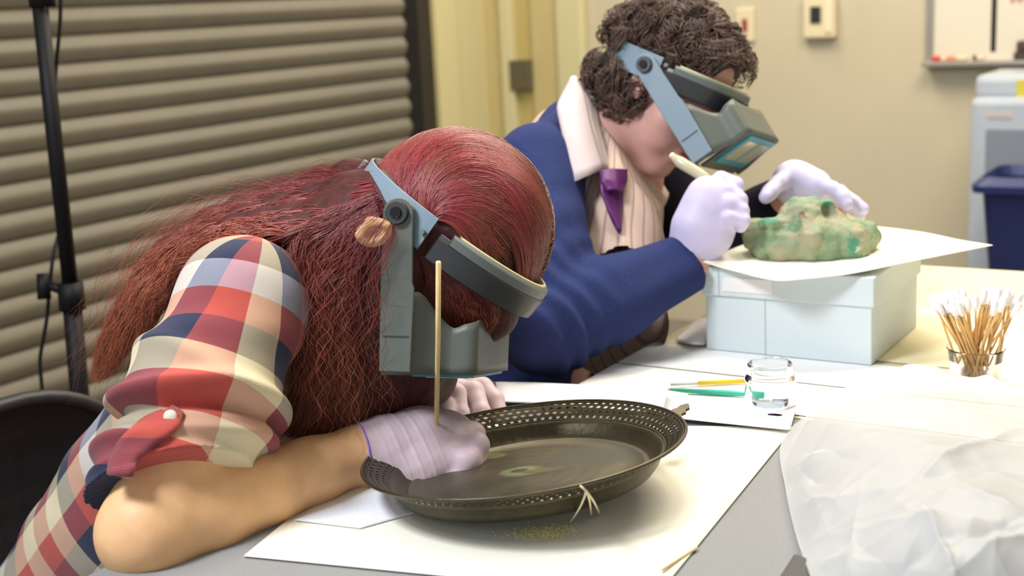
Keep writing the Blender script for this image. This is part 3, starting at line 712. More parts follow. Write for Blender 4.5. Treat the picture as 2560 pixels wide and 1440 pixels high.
def hairmat(name, base, tip, rough=.35):
    global nt
    m = bpy.data.materials.new(name); m.use_nodes = True; nt = m.node_tree; b = nt.nodes['Principled BSDF']; b.inputs['Roughness'].default_value = rough
    b.inputs['Specular IOR Level'].default_value = .6
    hi_ = nt.nodes.new('ShaderNodeHairInfo'); rc_ = mixc(nt, hi_.outputs['Intercept'], base, tip)
    h2 = nt.nodes.new('ShaderNodeHueSaturation'); mr = nnode('ShaderNodeMapRange'); mr.inputs['To Min'].default_value = .55; mr.inputs['To Max'].default_value = 1.5
    nt.links.new(hi_.outputs['Random'], mr.inputs['Value']); nt.links.new(mr.outputs[0], h2.inputs['Value']); nt.links.new(rc_, h2.inputs['Color'])
    nt.links.new(h2.outputs['Color'], b.inputs['Base Color']); return m
def strands(name, arr, rad, m, parent, label=None):
    """arr (N, K, 3) world points"""
    N, K = arr.shape[:2]; hc = bpy.data.hair_curves.new(name); hc.add_curves([K]*N)
    inv = np.array(PM(parent).inverted()); q = arr.reshape(-1, 3)@inv[:3, :3].T+inv[:3, 3]
    hc.attributes['position'].data.foreach_set('vector', q.astype(f32).reshape(-1))
    ra = hc.attributes.get('radius') or hc.attributes.new('radius', 'FLOAT', 'POINT')
    rr_ = np.tile(rad*np.concatenate([np.ones(K-max(2, K//4)), np.linspace(1, .25, max(2, K//4))]), N)
    ra.data.foreach_set('value', rr_.astype(f32)); hc.materials.append(m)
    o = bpy.data.objects.new(name, hc); link(o, parent); o['kind'] = 'stuff'
    if label: o['label'] = label
    return o
def interp(poly, K):
    poly = np.asarray(poly, float); s_ = np.concatenate([[0], np.cumsum(np.linalg.norm(np.diff(poly, axis=0), axis=1))]); s_ /= s_[-1]
    t = np.linspace(0, 1, 4*K); lin = np.stack([np.interp(t, s_, poly[:, i]) for i in range(3)], 1)
    ker = np.hanning(9+K//4*2+1)[1:-1]; ker /= ker.sum(); pad_ = len(ker)//2
    ext = np.concatenate([2*lin[0]-lin[1:pad_+1][::-1], lin, 2*lin[-1]-lin[-pad_-1:-1][::-1]])
    sm = np.stack([np.convolve(ext[:, i], ker, 'valid') for i in range(3)], 1)[:4*K]
    return sm[np.linspace(0, len(sm)-1, K).astype(int)]
def locks(guides, N, K, thick_, wave, r, clump=40, jitter=.004, endspread=.0, wl=5.0):
    """strands between neighbouring guides, gathered into wavy locks"""
    Gd = np.array([interp(g, K) for g in guides]); n = len(Gd); out = np.empty((N, K, 3)); t = np.linspace(0, 1, K)
    cl = r.random(clump)*(n-1); cph = r.random((clump, 3))*6.28; cw = .6+.8*r.random(clump); cd = r.random(clump)
    for i in range(N):
        c = r.integers(clump); x = np.clip(cl[c]+r.normal()*.10*(n-1)/3, 0, n-1.001); k = int(x); f_ = x-k
        p = Gd[k]*(1-f_)+Gd[k+1]*f_
        amp = wave*cw[c]*np.clip(t*3, .15, 1)
        ph = t*wl*2*pi*cw[c]; tt = np.gradient(p, axis=0); tt /= np.linalg.norm(tt, axis=1)[:, None]+1e-9
        side = np.cross(tt, FW); side /= np.linalg.norm(side, axis=1)[:, None]+1e-9
        p = p+side*(amp*np.sin(ph+cph[c, 0]))[:, None]-FW*(amp*.7*np.cos(ph+cph[c, 1]))[:, None]
        dep = cd[c]*.6+.4*r.random()
        p = p+FW*(thick_*dep)+r.normal(size=3)*jitter*(.4+endspread*t)[:, None]+side*(r.normal()*.0009*np.sin(t*18+r.random()*6))[:, None]
        L_ = .8+.2*r.random(); ts = t*L_; idx = ts*(K-1); i0 = idx.astype(int).clip(0, K-2); fr = (idx-i0)[:, None]
        out[i] = p[i0]*(1-fr)+p[i0+1]*fr
    return out

def head_parts(C_, X, Y, Z):
    """C_ cranium centre, X wearer's right, Y face forward, Z up"""
    B = np.array([X, Y, Z]); w_ = lambda x, y, z: C_+x*X+y*Y+z*Z
    return [ell(w_(0, -.012, .012), B, (.074, .094, .088)), ell(w_(0, .034, -.045), B, (.058, .056, .078)),
            cone(w_(.048, -.005, -.075), w_(.012, .062, -.115), .017, .018), cone(w_(-.048, -.005, -.075), w_(-.012, .062, -.115), .017, .018),
            cone(w_(0, .060, -.085), w_(0, .066, -.112), .026, .017),
            cone(w_(.045, .045, -.048), w_(.035, .055, -.07), .022, .018), cone(w_(-.045, .045, -.048), w_(-.035, .055, -.07), .022, .018),
            cone(w_(.03, .078, .005), w_(-.03, .078, .005), .010, .010)], \
           [cone(w_(0, .084, -.005), w_(0, .106, -.045), .007, .011), cone(w_(.010, .094, -.048), w_(-.010, .094, -.048), .0085, .0085),
            cone(w_(.018, .082, -.076), w_(-.018, .082, -.076), .0075, .0075), cone(w_(.014, .080, -.086), w_(-.014, .080, -.086), .008, .008),
            cone(w_(.076, -.012, -.002), w_(.078, -.004, -.045), .010, .006), cone(w_(-.076, -.012, -.002), w_(-.078, -.004, -.045), .010, .006),
            cone(w_(.080, -.026, .006), w_(.082, -.020, -.03), .008, .005), cone(w_(-.080, -.026, .006), w_(-.082, -.020, -.03), .008, .005)]
def eyes(C_, X, Y, Z, parent):
    for s_ in (1, -1):
        c = C_+s_*.031*X+.070*Y-.012*Z; mb = MB(); rr_ = .0125
        mb.lathe([(max(.0002, rr_*sin(pi*k/8)), -rr_*cos(pi*k/8)) for k in range(9)], 16, c=c); mb.build('eye', m_eye, parent, True)
def headless(name, loc, label): 
    return empty(name, loc, label, 'person')

# ---- headband magnifier
m_vg = mat('visor_grey', srgb(92, 96, 88), .45, noise=.02, bump=.1, bscale=500)
m_vb = mat('visor_blue_grey', srgb(122, 140, 152), .42)
m_vdark = mat('visor_dark', srgb(52, 54, 56), .35)
m_vmid = mat('visor_edge_grey', srgb(104, 110, 106), .4)
m_foam = mat('foam_cream', srgb(216, 208, 160), .7)
m_teal = mat('lens_frame_teal', srgb(70, 150, 170), .4)
m_lens = mat('lens_glass', srgb(206, 204, 176), .12, coat=.5)
def visor(C_, X, Y, Z, label, alpha, colstrap, colarm, a=.096, b=.116, hl=.168, yfront=.094, hwid=.092, yp=-.028):
    mw = Matrix(((X[0], Y[0], Z[0], C_[0]), (X[1], Y[1], Z[1], C_[1]), (X[2], Y[2], Z[2], C_[2]), (0, 0, 0, 1)))
    t = empty('magnifier_visor', C_, label, 'magnifier headset', mw=mw)
    def ring(name, a0, a1, prof_, m, da=0, n=48):
        pts = []
        for k in range(n+1):
            an = a0+(a1-a0)*k/n; s_, c_ = sin(an), cos(an)
            nx, ny = s_/a, c_/b; L_ = sqrt(nx*nx+ny*ny); nx /= L_; ny /= L_
            pts.append([(a*s_+nx*(o_+da), b*c_+ny*(o_+da), z_) for o_, z_ in prof_])
        mb = MB(mw); mb.grid(pts, closed=True); m2 = len(prof_)
        mb.f.append(tuple(range(m2))); mb.f.append(tuple(n*m2+i for i in reversed(range(m2))))
        return bevel(mb.build(name, m, t, False), .0008, 2)
    pv = radians(100)                                      # pivot angle from the front
    rp_ = lambda z0, z1, th: [(0, z0), (th, z0), (th, z1), (0, z1)]
    ring('rear_strap', pv-.25, 2*pi-pv+.25, rp_(-.019, .020, .0026), colstrap)
    ring('front_band', -pv+.35, pv-.35, [(.002, -.022), (.010, -.020), (.012, .004), (.006, .010), (.001, .008)], m_vdark)
    ring('upper_shell', -pv+.45, pv-.45, [(.002, .006), (.0105, .003), (.0105, .014), (.008, .016), (.003, .017)], m_vmid)
    ring('foam_pad', -pv+.5, pv-.5, [(-.001, -.016), (.003, -.016), (.0045, .0185), (.001, .019)], m_foam)
    px_, py_ = a*sin(pv), yp
    mb = MB(mw)
    mb.box((-.022, -b-.0085, -.011), (.022, -b-.001, .013), .002); mb.build('size_slider', m_vmid, t)
    MB(mw).box((-.004, -b-.0098, -.013), (.018, -b-.0075, .0), .001).build('slider_slot', m_black, t)
    ca, sa = cos(alpha), sin(alpha)
    A = np.array([0, ca, -sa]); Bv = np.array([0, sa, ca]); Xv = np.array([1, 0, 0])
    for s_ in (1, -1):
        pvt = np.array([s_*(a+.0075), py_, 0])
        # flat plate with a rounded top
        w0, w1, th = .0165, .020, .0035
        out_ = [pvt+A*(-w0*cos(q))+Bv*(w0*sin(q)) for q in np.linspace(-pi/2, pi/2, 13)]
        out_ += [pvt+A*.072+Bv*.017, pvt+A*.078+Bv*.019, pvt+A*hl*.98+Bv*.016, pvt+A*hl*.98-Bv*.018, pvt+A*.08-Bv*.018]
        n = len(out_); vs = [p-Xv*s_*0 for p in out_]+[p+Xv*s_*th for p in out_]
        fs = [tuple(range(n)), tuple(reversed(range(n, 2*n)))]+[(i, n+i, n+(i+1) % n, (i+1) % n) for i in range(n)]
        if s_ < 0: fs = [tuple(reversed(f)) for f in fs]
        bevel(MB(mw).add(vs, fs).build('side_arm', colarm, t), .0012, 2)
        MB(mw).tube([pvt+Xv*s_*(th-.001), pvt+Xv*s_*(th+.006)], [.0125, .0115], 24).build('pivot_knob', m_vdark, t)
        MB(mw).tube([pvt+Xv*s_*(th+.004), pvt+Xv*s_*(th+.0085)], [.0065, .006], 18).build('pivot_screw', m_black, t)
        MB(mw).tube([pvt+A*.020+Bv*.026-Xv*s_*.004, pvt+A*.020+Bv*.026+Xv*s_*.004], .003, 12).build('rivet', m_vmid, t)
        MB(mw).add(*(lambda c_: ([c_+A*i*.0008+Bv*j*.014+Xv*s_*k for k in (0, .0006) for i, j in ((-1, -1), (1, -1), (1, 1), (-1, 1))], [(0, 1, 2, 3), (7, 6, 5, 4), (0, 4, 5, 1), (1, 5, 6, 2), (2, 6, 7, 3), (3, 7, 4, 0)]))(pvt+A*.128+Xv*s_*th)).build('groove_mark', m_vdark, t)
    # hood: rounded box section open at the top, cut to clear the brow
    hw = a+.0065; ya, yb = -.016, yfront; pp = []
    o_ = np.array([0, py_, 0])
    def top(u_, x_):                                        # u_ 0 at the arm, 1 at the front; x_ lateral -1..1
        e = .080+.004*u_
        if u_ > .42: e += .036*sin(min(1, (u_-.42)/.38)*pi/2)
        return e+.006*(1-x_*x_)*(u_ > .9) - (.010*max(0, (u_-.8)/.2))
    per = []; nS = 14
    for k in range(nS+1): per.append((hw, ya+(yb-.012-ya)*k/nS, k/nS*.9, 1))
    for k in range(1, 7): q = radians(90*k/6); per.append((hw-.012+.012*cos(q), yb-.012+.012*sin(q), .9+.1*k/6, 1-.0*k))
    for k in range(1, 12): x = (hw-.012)*(1-2*k/12); per.append((x, yb, 1, x/hw))
    for k in range(0, 7): q = radians(90+90*k/6); per.append((-hw+.012+.012*cos(q), yb-.012+.012*sin(q), 1-.1*k/6, 1))
    for k in range(1, nS+1): per.append((-hw, (yb-.012)+(ya-yb+.012)*k/nS, (1-k/nS)*.9, 1))
    rows = []
    for j in range(7):
        row = []
        for (x, y, u_, xn) in per:
            t0 = top(u_, xn); tt = t0+(hl-t0)*j/6; tap = 1-(1-hwid/hw)*min(1, max(0, y/yb*1.6))
            row.append(o_+Xv*x*tap+A*tt+Bv*(y if y < 0 else y*(1-.03*(tt-.08)/.075)))
        rows.append(row)
    o = MB(mw).grid(rows).build('hood', m_vg, t, True); thick(o, .003, -1)
    # lens plate closing the far end
    z0, z1 = hl-.006, hl+.001; hx = hwid*.97
    def slab(x0, x1, y0, y1, e0, e1): 
        vs = [o_+Xv*x+A*e+Bv*y for e in (e0, e1) for x, y in ((x0, y0), (x1, y0), (x1, y1), (x0, y1))]
        return vs, [(0, 1, 2, 3), (7, 6, 5, 4), (0, 4, 5, 1), (1, 5, 6, 2), (2, 6, 7, 3), (3, 7, 4, 0)]
    MB(mw).add(*slab(-hx, hx, ya, yb*.965, hl-.004, hl)).build('lens_board', m_vg, t)
    MB(mw).add(*slab(-hx*.86, hx*.86, .002, yb*.93, hl-.001, hl+.0035)).build('lens_frame', m_teal, t)
    for s_ in (1, -1):
        q = sorted((s_*hx*.08, s_*hx*.70)); MB(mw).add(*slab(q[0], q[1], .014, yb*.80, hl+.002, hl+.0048)).build('lens', m_lens, t)
    return t

# ================================================================== woman
WX = CV(-.24, .02, .97); WY = unit(CV(.77, -.59, .20)-WX*(CV(.77, -.59, .20)@WX)); WZ = np.cross(WX, WY)
WC = P(1122, 588, 1.47)
dlt = radians(30); hY = cos(dlt)*WY-sin(dlt)*WZ; hZ = cos(dlt)*WZ+sin(dlt)*WY
woman = headless('person', UV(-1.35, 1.15, 0), 'person with long red hair in a plaid shirt bending over the metal tray')
HC = P(1120, 572, 1.487)
hp, hd = head_parts(HC, WX, hY, hZ)
SR = P(600, 768, 1.385); EL = P(368, 1330, 1.265); WR = P(900, 1135, 1.43)
SM = SR+.165*VD-.015*ZD; SL = SR+.33*VD-.02*ZD; NB_ = P(930, 575, 1.50)
PEL = UV(-1.36, 1.17, .50)
WL = P(1075, 1000, 1.66); ELL = P(760, 1130, 1.80)
HIPR, HIPL = PEL-.09*VD, PEL+.09*VD
KR, KL = HIPR+UD*.42-VD*.02, HIPL+UD*.42
def hand_fields(palm, fingers, k=.010):
    return union([union(palm, .02)]+[union(chain(p, r), .004) for p, r in fingers], k)
# right fist
px = lambda pts: [P(1065+(q[0]-1065)*1.07-8, 1120+(q[1]-1120)*1.06+24, q[2]) for q in pts]
pl_ = lambda pts: [P(*q) for q in pts]
Rpalm = chain(px([(925, 1137, 1.435), (985, 1112, 1.445), (1070, 1098, 1.458), (1120, 1090, 1.470)]), [.031, .038, .038, .033]) + \
        chain(px([(950, 1110, 1.465), (1050, 1075, 1.49), (1120, 1065, 1.505)]), [.028, .032, .028]) + \
        chain(px([(985, 1155, 1.425), (1060, 1160, 1.43), (1110, 1140, 1.44)]), [.022, .024, .022])
Rf = [(px([(1125, 1120, 1.432), (1168, 1128, 1.428), (1140, 1172, 1.425), (1092, 1188, 1.428)]), [.0145, .0145, .012, .0105]),
      (px([(1140, 1090, 1.450), (1188, 1092, 1.448), (1180, 1150, 1.440), (1130, 1178, 1.443)]), [.0155, .0150, .0130, .011]),
      (px([(1135, 1065, 1.478), (1180, 1066, 1.478), (1182, 1125, 1.468), (1140, 1160, 1.465)]), [.0155, .0145, .013, .011]),
      (px([(1110, 1052, 1.505), (1152, 1052, 1.512), (1150, 1110, 1.495), (1115, 1150, 1.490)]), [.0155, .014, .0125, .011]),
      (px([(1000, 1070, 1.50), (1060, 1060, 1.522), (1100, 1090, 1.520), (1108, 1125, 1.505)]), [.017, .0155, .0135, .012])]
# left hand
Lpalm = chain(pl_([(1060, 1010, 1.665), (1110, 975, 1.655), (1150, 968, 1.65)]), [.028, .030, .024]) + chain(pl_([(1070, 1040, 1.64), (1115, 1015, 1.62)]), [.024, .020])
Lf = [(pl_([(1160, 965, 1.645), (1207, 968, 1.640), (1238, 1000, 1.625), (1251, 1037, 1.612)]), [.0130, .0120, .0112, .0100]),
      (pl_([(1140, 975, 1.620), (1185, 978, 1.612), (1203, 1030, 1.590), (1206, 1078, 1.575)]), [.0135, .0125, .0115, .0095]),
      (pl_([(1110, 980, 1.600), (1140, 985, 1.585), (1150, 1035, 1.570), (1152, 1080, 1.56)]), [.0130, .0125, .011, .0095]),
      (pl_([(1090, 1000, 1.575), (1110, 1010, 1.56), (1118, 1050, 1.55), (1120, 1085, 1.54)]), [.0120, .0115, .0105, .009]),
      (pl_([(1085, 1030, 1.62), (1110, 1060, 1.585), (1135, 1085, 1.56)]), [.014, .0125, .011])]
def shr(fs, d):
    return [lambda p, f=f: f(p)+d for f in fs]
glR = hand_fields(Rpalm, Rf, .006); glL = hand_fields(Lpalm, Lf, .006)
def inner(f, d=.0022):
    g = lambda p: f(p)+d
    g.bb = f.bb; return g
torsoB = []
# body: one continuous figure
neck = chain([HC-.03*hY-.05*hZ, NB_, SM-.02*UD], [.050, .050, .06])
tor = [cone(SM+.01*VD-.06*ZD, SM+.01*VD-.16*UD-.18*ZD, .10, .115), cone(SM-.16*UD-.18*ZD, PEL, .11, .12), cone(SR+.03*VD-.01*ZD, SL-.03*VD, .044, .044)]
armR = chain([SR, (SR*.55+EL*.45), EL+.002*UD], [.048, .046, .046]) + chain([EL, EL*.75+WR*.25, EL*.5+WR*.5, EL*.25+WR*.75, WR, P(940, 1128, 1.44)], [.0480, .0475, .0415, .0350, .0305, .028])
armL = chain([SL, ELL, WL, P(1080, 1005, 1.66)], [.048, .038, .027, .024])
legs = chain([HIPR, KR, KR-ZD*.40+UD*.02], [.085, .06, .042]) + chain([HIPL, KL, KL-ZD*.40+UD*.02], [.085, .06, .042])
bodyW = union([union(hp, .02)]+hd[:4]+[union(neck, .03), union(tor, .06), union(armR, .012), union(armL, .02), union(legs, .04), inner(glR), inner(glL)], .012)
sdf_obj('body', bodyW, .0042, m_skin, woman, lo=bodyW.bb[0]-.02, hi=bodyW.bb[1]+.02)
eyes(HC, WX, hY, hZ, woman)
# gloves: cut at the wrist
def cut(f, c, n):
    c = np.array(c, f32); n = np.array(n, f32)
    g = lambda p: np.maximum(f(p), (p-c)@n)
    g.bb = getattr(f, 'bb', None); return g
axw = unit(P(1010, 1120, 1.445)-P(880, 1138, 1.42)); cR = P(898, 1132, 1.425)
cuffR = union([glR, union(chain([P(880, 1137, 1.42), P(950, 1130, 1.438)], [.0330, .0335]), .01)], .015)
def wrinkle(f, amp, sc, seed, c=None, ax=None, w=None):
    g = lambda p: f(p)+(amp*fractal(p, sc, seed)).astype(f32)
    g.bb = f.bb; return g
wrk = wrinkle(cuffR, .0007, 14, 4)
def gcre(p):
    q = p-cR.astype(f32); s_ = q@axw; w1 = fractal(p, 3, 71)
    return wrk(p)-(.0007*np.maximum(0, np.sin(s_*430+4*w1+(q@UI)*60))**3*np.exp(-((s_-.05)/.035)**2)).astype(f32)
gcre.bb = cuffR.bb
gR = cut(gcre, cR, -axw)
sdf_obj('glove', gR, .0016, m_glove, woman)
th_ = np.linspace(0, 2*pi, 41); e1 = unit(np.cross(axw, FW)); e2 = np.cross(axw, e1)
ringp = []
for q in th_:
    d_ = cos(q)*e1+sin(q)*e2; ss = np.linspace(.01, .06, 200); v_ = cuffR((cR+ss[:, None]*d_).astype(f32)); ringp.append(cR+ss[np.argmax(v_ > 0)]*d_+axw*.0005)
MB().tube(ringp, .0012, 6, False).build('glove_rim', m_gedge, woman, True)
sdf_obj('glove', wrinkle(glL, .0006, 14, 8), .0018, m_glove, woman)
# shirt: torso
ax_t = unit(SM-PEL); lat = VD; fbk = unit(np.cross(ax_t, lat)); LT = np.linalg.norm(SM-PEL)
def torso_field(p0_, p1_, lat_, halfs, bow, tilt=None):
    p0_ = np.array(p0_, f32); ax_ = unit(p1_-p0_).astype(f32); la = (lat_-ax_*(lat_@ax_)); la = unit(la).astype(f32); fb = np.cross(ax_, la).astype(f32); L_ = float(np.linalg.norm(p1_-p0_))
    ts, ha, hb = halfs
    def f(p):
        q = p-p0_; s_ = q@ax_; t = np.clip(s_/L_, 0, 1); a_ = np.interp(t, ts, ha); b_ = np.interp(t, ts, hb)
        x = q@la; y = q@fb-bow*np.sin(np.clip(t, 0, 1)*pi); over = np.maximum(np.maximum(s_-L_, -s_), 0)
        r_ = np.sqrt((np.abs(x)/a_)**2.4+(np.abs(y)/b_)**2.4)
        r_ = ((np.abs(x)/a_)**2.4+(np.abs(y)/b_)**2.4)**(1/2.4)
        d_ = (r_-1)*np.minimum(a_, b_)
        return np.where(over > 0, np.sqrt(np.maximum(d_, 0)**2+over**2)+np.minimum(d_, 0)*0, d_)
    m_ = .3; f.bb = (np.minimum(p0_, p1_)-.24, np.maximum(p0_, p1_)+.24); f.ax = (p0_, ax_, la, fb, L_); return f
tf = torso_field(PEL-.20*ax_t, SM-.045*ax_t-.012*ZD, VD, ([0, .25, .6, .85, 1], [.185, .165, .170, .165, .13], [.145, .137, .130, .110, .07]), .02)
SRb = SR+.055*VD-.0*ZD
tshell = union([tf, cone(SRb-.012*ZD, SM, .050, .062), cone(SM, SL-.03*VD, .062, .052), cone(NB_-.02*UD, SM-.02*UD, .058, .07), cone(SM-.03*UD-.06*ZD, SM-.12*UD-.18*ZD, .11, .10)], .04)
def tfold(p):
    return (.0035*np.sin(((p@(.75*ax_t+.5*fbk))*55+1.5*np.sin(p@VD*18))) * .5 + .002*fractal(p, 5, 9)).astype(f32)
tsh = lambda p: tshell(p)+tfold(p)
tsh.bb = tshell.bb
shirt = sdf_obj('shirt', tsh, .0042, m_plaid, woman, lo=tsh.bb[0], hi=tsh.bb[1])
sq = .040
def uv_t(p):
    q = p-PEL; return np.stack([(q@fbk+.02*np.sin(q@ax_t*4))/sq+.3, (LT-q@ax_t)/sq+.2], 1), 0
uvset(shirt, uv_t)
# sleeve
SA = SR+.006*unit(SR-EL); axs = unit(EL-SA); LS = np.linalg.norm(EL-SA); e1s = unit(np.cross(axs, FW)); e2s = np.cross(axs, e1s)   # e1s: image left/right, e2s: toward or away
slv = union(chain([SA, SA*.55+EL*.45, SA*.15+EL*.85], [.0665, .0690, .0680])+[cone(SRb-.01*ZD, SA, .050, .060)], .03)
def sfold(p):
    q = p-SA; s_ = q@axs; th = np.arctan2(q@e2s, q@e1s); xx = (q@e1s)
    d = np.zeros(len(p))
    for (s0, sl_, ww, am, k_) in ((.128, .25, .012, -.0075, 1), (.146, .25, .007, .006, 1), (.172, .30, .008, -.0035, 1.2), (.190, .22, .009, -.004, .8), (.205, .30, .006, -.003, 1.1), (.222, .35, .007, -.0045, .9), (.105, -.3, .012, -.003, 1), (.06, .4, .02, -.002, 1)):
        d += am*np.exp(-((s_-s0+sl_*xx*k_+.004*np.sin(th*2+s0*50))/ww)**2)
    return (d*2.0).astype(f32)+(.0016*fractal(p, 6, 12)).astype(f32)
sv2 = cut(lambda p: slv(p)+sfold(p), SA*.20+EL*.80, unit(axs+.50*RI))
sv2.bb = slv.bb
sleeve = sdf_obj('sleeve', sv2, .0026, m_plaid, woman, lo=slv.bb[0]-.01, hi=slv.bb[1]+.01)
Rm = .069; nW = 13; sqt = 2*pi*Rm/nW
def uv_s(p):
    q = p-SA; s_ = q@axs; th = np.arctan2(q@e1s, -(q@e2s)*(1 if e2s@FW > 0 else -1))
    th = np.arctan2(q@RI, -(q@FW)) ; th = np.arctan2(q@e1s*(1 if e1s@RI > 0 else -1), -(q@FW))
    return np.stack([th/(2*pi)*nW+1.42+6, (s_-.02)/sqt+1.0+.25*th], 1), nW
uvset(sleeve, uv_s)
slvB = lambda p: slv(p)+sfold(p)
bc0 = P(431, 1040, 1.3)
slL = union(chain([SL, SL*.45+ELL*.55, SL*.2+ELL*.8], [.062, .056, .052]), .01)
slL2 = cut(wrinkle(slL, .002, 6, 13), SL*.25+ELL*.75, unit(ELL-SL)); sleL = sdf_obj('sleeve', slL2, .005, m_plaid, woman); uvset(sleL, uv_t)
# roll tab with its button, laid on the sleeve
def decal(name, poly, f, m, parent, lift=.003, th=.003, uvf=None, d0=1.0, d1=1.8):
    """poly: rows of pixel points; found on the surface of f"""
    rows = []
    for row in poly:
        rows.append([hit(x, y, f, d0, d1)+(-FW)*lift for x, y in row])
    o = MB().grid(rows).build(name, m, parent, True); thick(o, th, 0)
    if uvf: uvset(o, uvf)
    return o
def strip(pl, wd, n=16):
    pl = np.array(pl, float); s_ = np.concatenate([[0], np.cumsum(np.linalg.norm(np.diff(pl, axis=0), axis=1))]); s_ /= s_[-1]; t = np.linspace(0, 1, n)
    c = np.stack([np.interp(t, s_, pl[:, i]) for i in (0, 1)], 1); tg = np.gradient(c, axis=0); tg /= np.linalg.norm(tg, axis=1)[:, None]; nr = np.stack([-tg[:, 1], tg[:, 0]], 1)
    ww = np.interp(t, np.linspace(0, 1, len(wd)), wd)
    return [[tuple(c[i]+nr[i]*ww[i]*k) for k in (-1, -.5, 0, .5, 1)] for i in range(n)]
slvs = lambda p: np.minimum(slv(p)+sfold(p), armR_f(p))
armR_f = union(armR, .012)
uvtab = lambda p: (np.stack([(p@RI)*0+1.5, -((p-bc0)@UI)/.034+9.6], 1), 0)
decal('sleeve_tab', strip([(448, 1022), (432, 1048), (385, 1072), (335, 1110), (310, 1150), (303, 1190)], [16, 34, 36, 34, 34, 32], 18), slvB, m_plaid, woman, .004, .003, uvtab)
bc_ = hit(431, 1040, slvB)-FW*.008
MB().tube([bc_+FW*.004, bc_-FW*.000, bc_-FW*.0015], [.0066, .0066, .0048], 24).build('button', mat('pearl', srgb(226, 218, 200), .25, coat=.4), woman, True)
# jeans and shoes
jean = union(chain([PEL+.08*UD, HIPR+.08*UD], [.085, .085]) + chain([PEL+.08*UD, HIPL+.05*UD], [.085, .085]) + [union(chain([HIPR+.06*UD, KR, KR-ZD*.36+UD*.02], [.088, .072, .055]), .03), union(chain([HIPL, KL, KL-ZD*.36+UD*.02], [.095, .072, .055]), .03)], .03)
sdf_obj('jeans', jean, .01, m_jean, woman)
for kk in (KR, KL):
    a_ = kk-ZD*.40+UD*.02; a_[2] = .035
    sdf_obj('shoe', union([cone(a_, a_+UD*.14, .045, .038), cone(a_-ZD*.0, a_+ZD*.06, .045, .04)], .03), .008, m_black, woman)

# ---- woman's hair
m_red = hairmat('red_hair', srgb(124, 40, 46), srgb(142, 74, 42), .42)
m_redf = hairmat('red_hair_front', srgb(100, 30, 28), srgb(116, 56, 32), .42)
m_redcap = hairmat('red_hair_crown', srgb(112, 62, 42), srgb(138, 36, 44), .42)
m_redu = mat('red_underhair', srgb(66, 20, 18), .6, noise=.3, nscale=90, bump=.6, bscale=160)
rw = np.random.default_rng(21)
gB = [[(928, 432, 1.47), (875, 440, 1.50), (800, 450, 1.55), (650, 498, 1.57), (520, 550, 1.57), (410, 615, 1.56), (330, 710, 1.56), (270, 830, 1.56), (225, 960, 1.57)],
      [(925, 462, 1.43), (880, 470, 1.44), (810, 488, 1.475), (680, 525, 1.50), (560, 562, 1.51), (450, 620, 1.52), (360, 715, 1.52), (300, 840, 1.52), (255, 950, 1.53)],
      [(940, 500, 1.405), (885, 512, 1.415), (820, 528, 1.435), (740, 548, 1.445), (640, 562, 1.455), (540, 580, 1.465), (440, 655, 1.475), (380, 750, 1.48), (340, 850, 1.49)],
      [(958, 535, 1.395), (890, 552, 1.405), (790, 570, 1.41), (700, 590, 1.41), (620, 600, 1.42), (520, 610, 1.44), (450, 660, 1.46), (420, 720, 1.47)]]
gC = [[(930, 490, 1.40), (820, 540, 1.41), (735, 600, 1.41), (715, 680, 1.41), (740, 790, 1.42), (752, 920, 1.43), (722, 1020, 1.43), (705, 1100, 1.43)],
      [(940, 520, 1.385), (860, 580, 1.385), (800, 670, 1.39), (795, 800, 1.40), (805, 920, 1.41), (790, 1030, 1.42), (790, 1120, 1.43)],
      [(955, 560, 1.375), (900, 640, 1.375), (870, 740, 1.385), (862, 860, 1.40), (872, 970, 1.41), (880, 1080, 1.43)],
      [(985, 580, 1.365), (955, 660, 1.37), (938, 760, 1.38), (932, 880, 1.40), (948, 980, 1.42), (962, 1080, 1.44)],
      [(1010, 590, 1.37), (995, 700, 1.385), (985, 800, 1.39), (985, 900, 1.41), (1010, 980, 1.44), (1040, 1040, 1.47)],
      [(1080, 660, 1.40), (1065, 760, 1.41), (1045, 850, 1.42), (1045, 940, 1.45), (1070, 1010, 1.49)],
      [(1100, 700, 1.44), (1090, 800, 1.46), (1080, 880, 1.47), (1085, 950, 1.49), (1095, 1005, 1.52)]]
toW = lambda gs, o=-.02: [[P(q[0], q[1], q[2]+o) for q in g] for g in gs]
HB = locks(toW(gB), 18000, 34, .022, .0045, rw, 150, .0024, .7, 3.8); HCu = locks([[P(x, y, d+o_) for x, y, d in g] for g, o_ in zip(gC, (-.022, -.015, -.004, .024, .040, .035, .03))], 21000, 34, .024, .0050, rw, 150, .0024, .5, 3.4)
strands('hair_back', HB, .00050, m_red, woman); strands('hair_front', HCu, .00050, m_redf, woman)
# stray hairs
fly = locks(toW(gB[:2]), 220, 30, .03, .008, rw, 60, .012, 2.0, 4); strands('stray_hair', fly, .00018, m_red, woman)
fly = locks(toW(gC[:4]), 120, 30, .0, .008, rw, 60, .010, 1.5, 4); strands('stray_hair', fly, .00018, m_red, woman)
gF = [[(1030, 630, 1.375), (1042, 720, 1.385), (1052, 790, 1.39), (1085, 850, 1.40)],
      [(1050, 640, 1.365), (1085, 720, 1.375), (1110, 790, 1.385), (1150, 848, 1.40)],
      [(1100, 670, 1.365), (1135, 730, 1.37), (1165, 800, 1.385), (1185, 850, 1.40)],
      [(1170, 710, 1.365), (1195, 760, 1.375), (1210, 810, 1.385), (1212, 846, 1.40)],
      [(1215, 740, 1.37), (1226, 775, 1.38), (1228, 806, 1.39), (1220, 832, 1.40)],
      [(1250, 755, 1.38), (1246, 780, 1.39), (1242, 800, 1.40), (1234, 818, 1.41)]]
HF = locks(toW(gF, .022), 8500, 20, .022, .0016, rw, 60, .0015, .4, 2.5); strands('hair_fringe', HF, .00042, m_redf, woman)
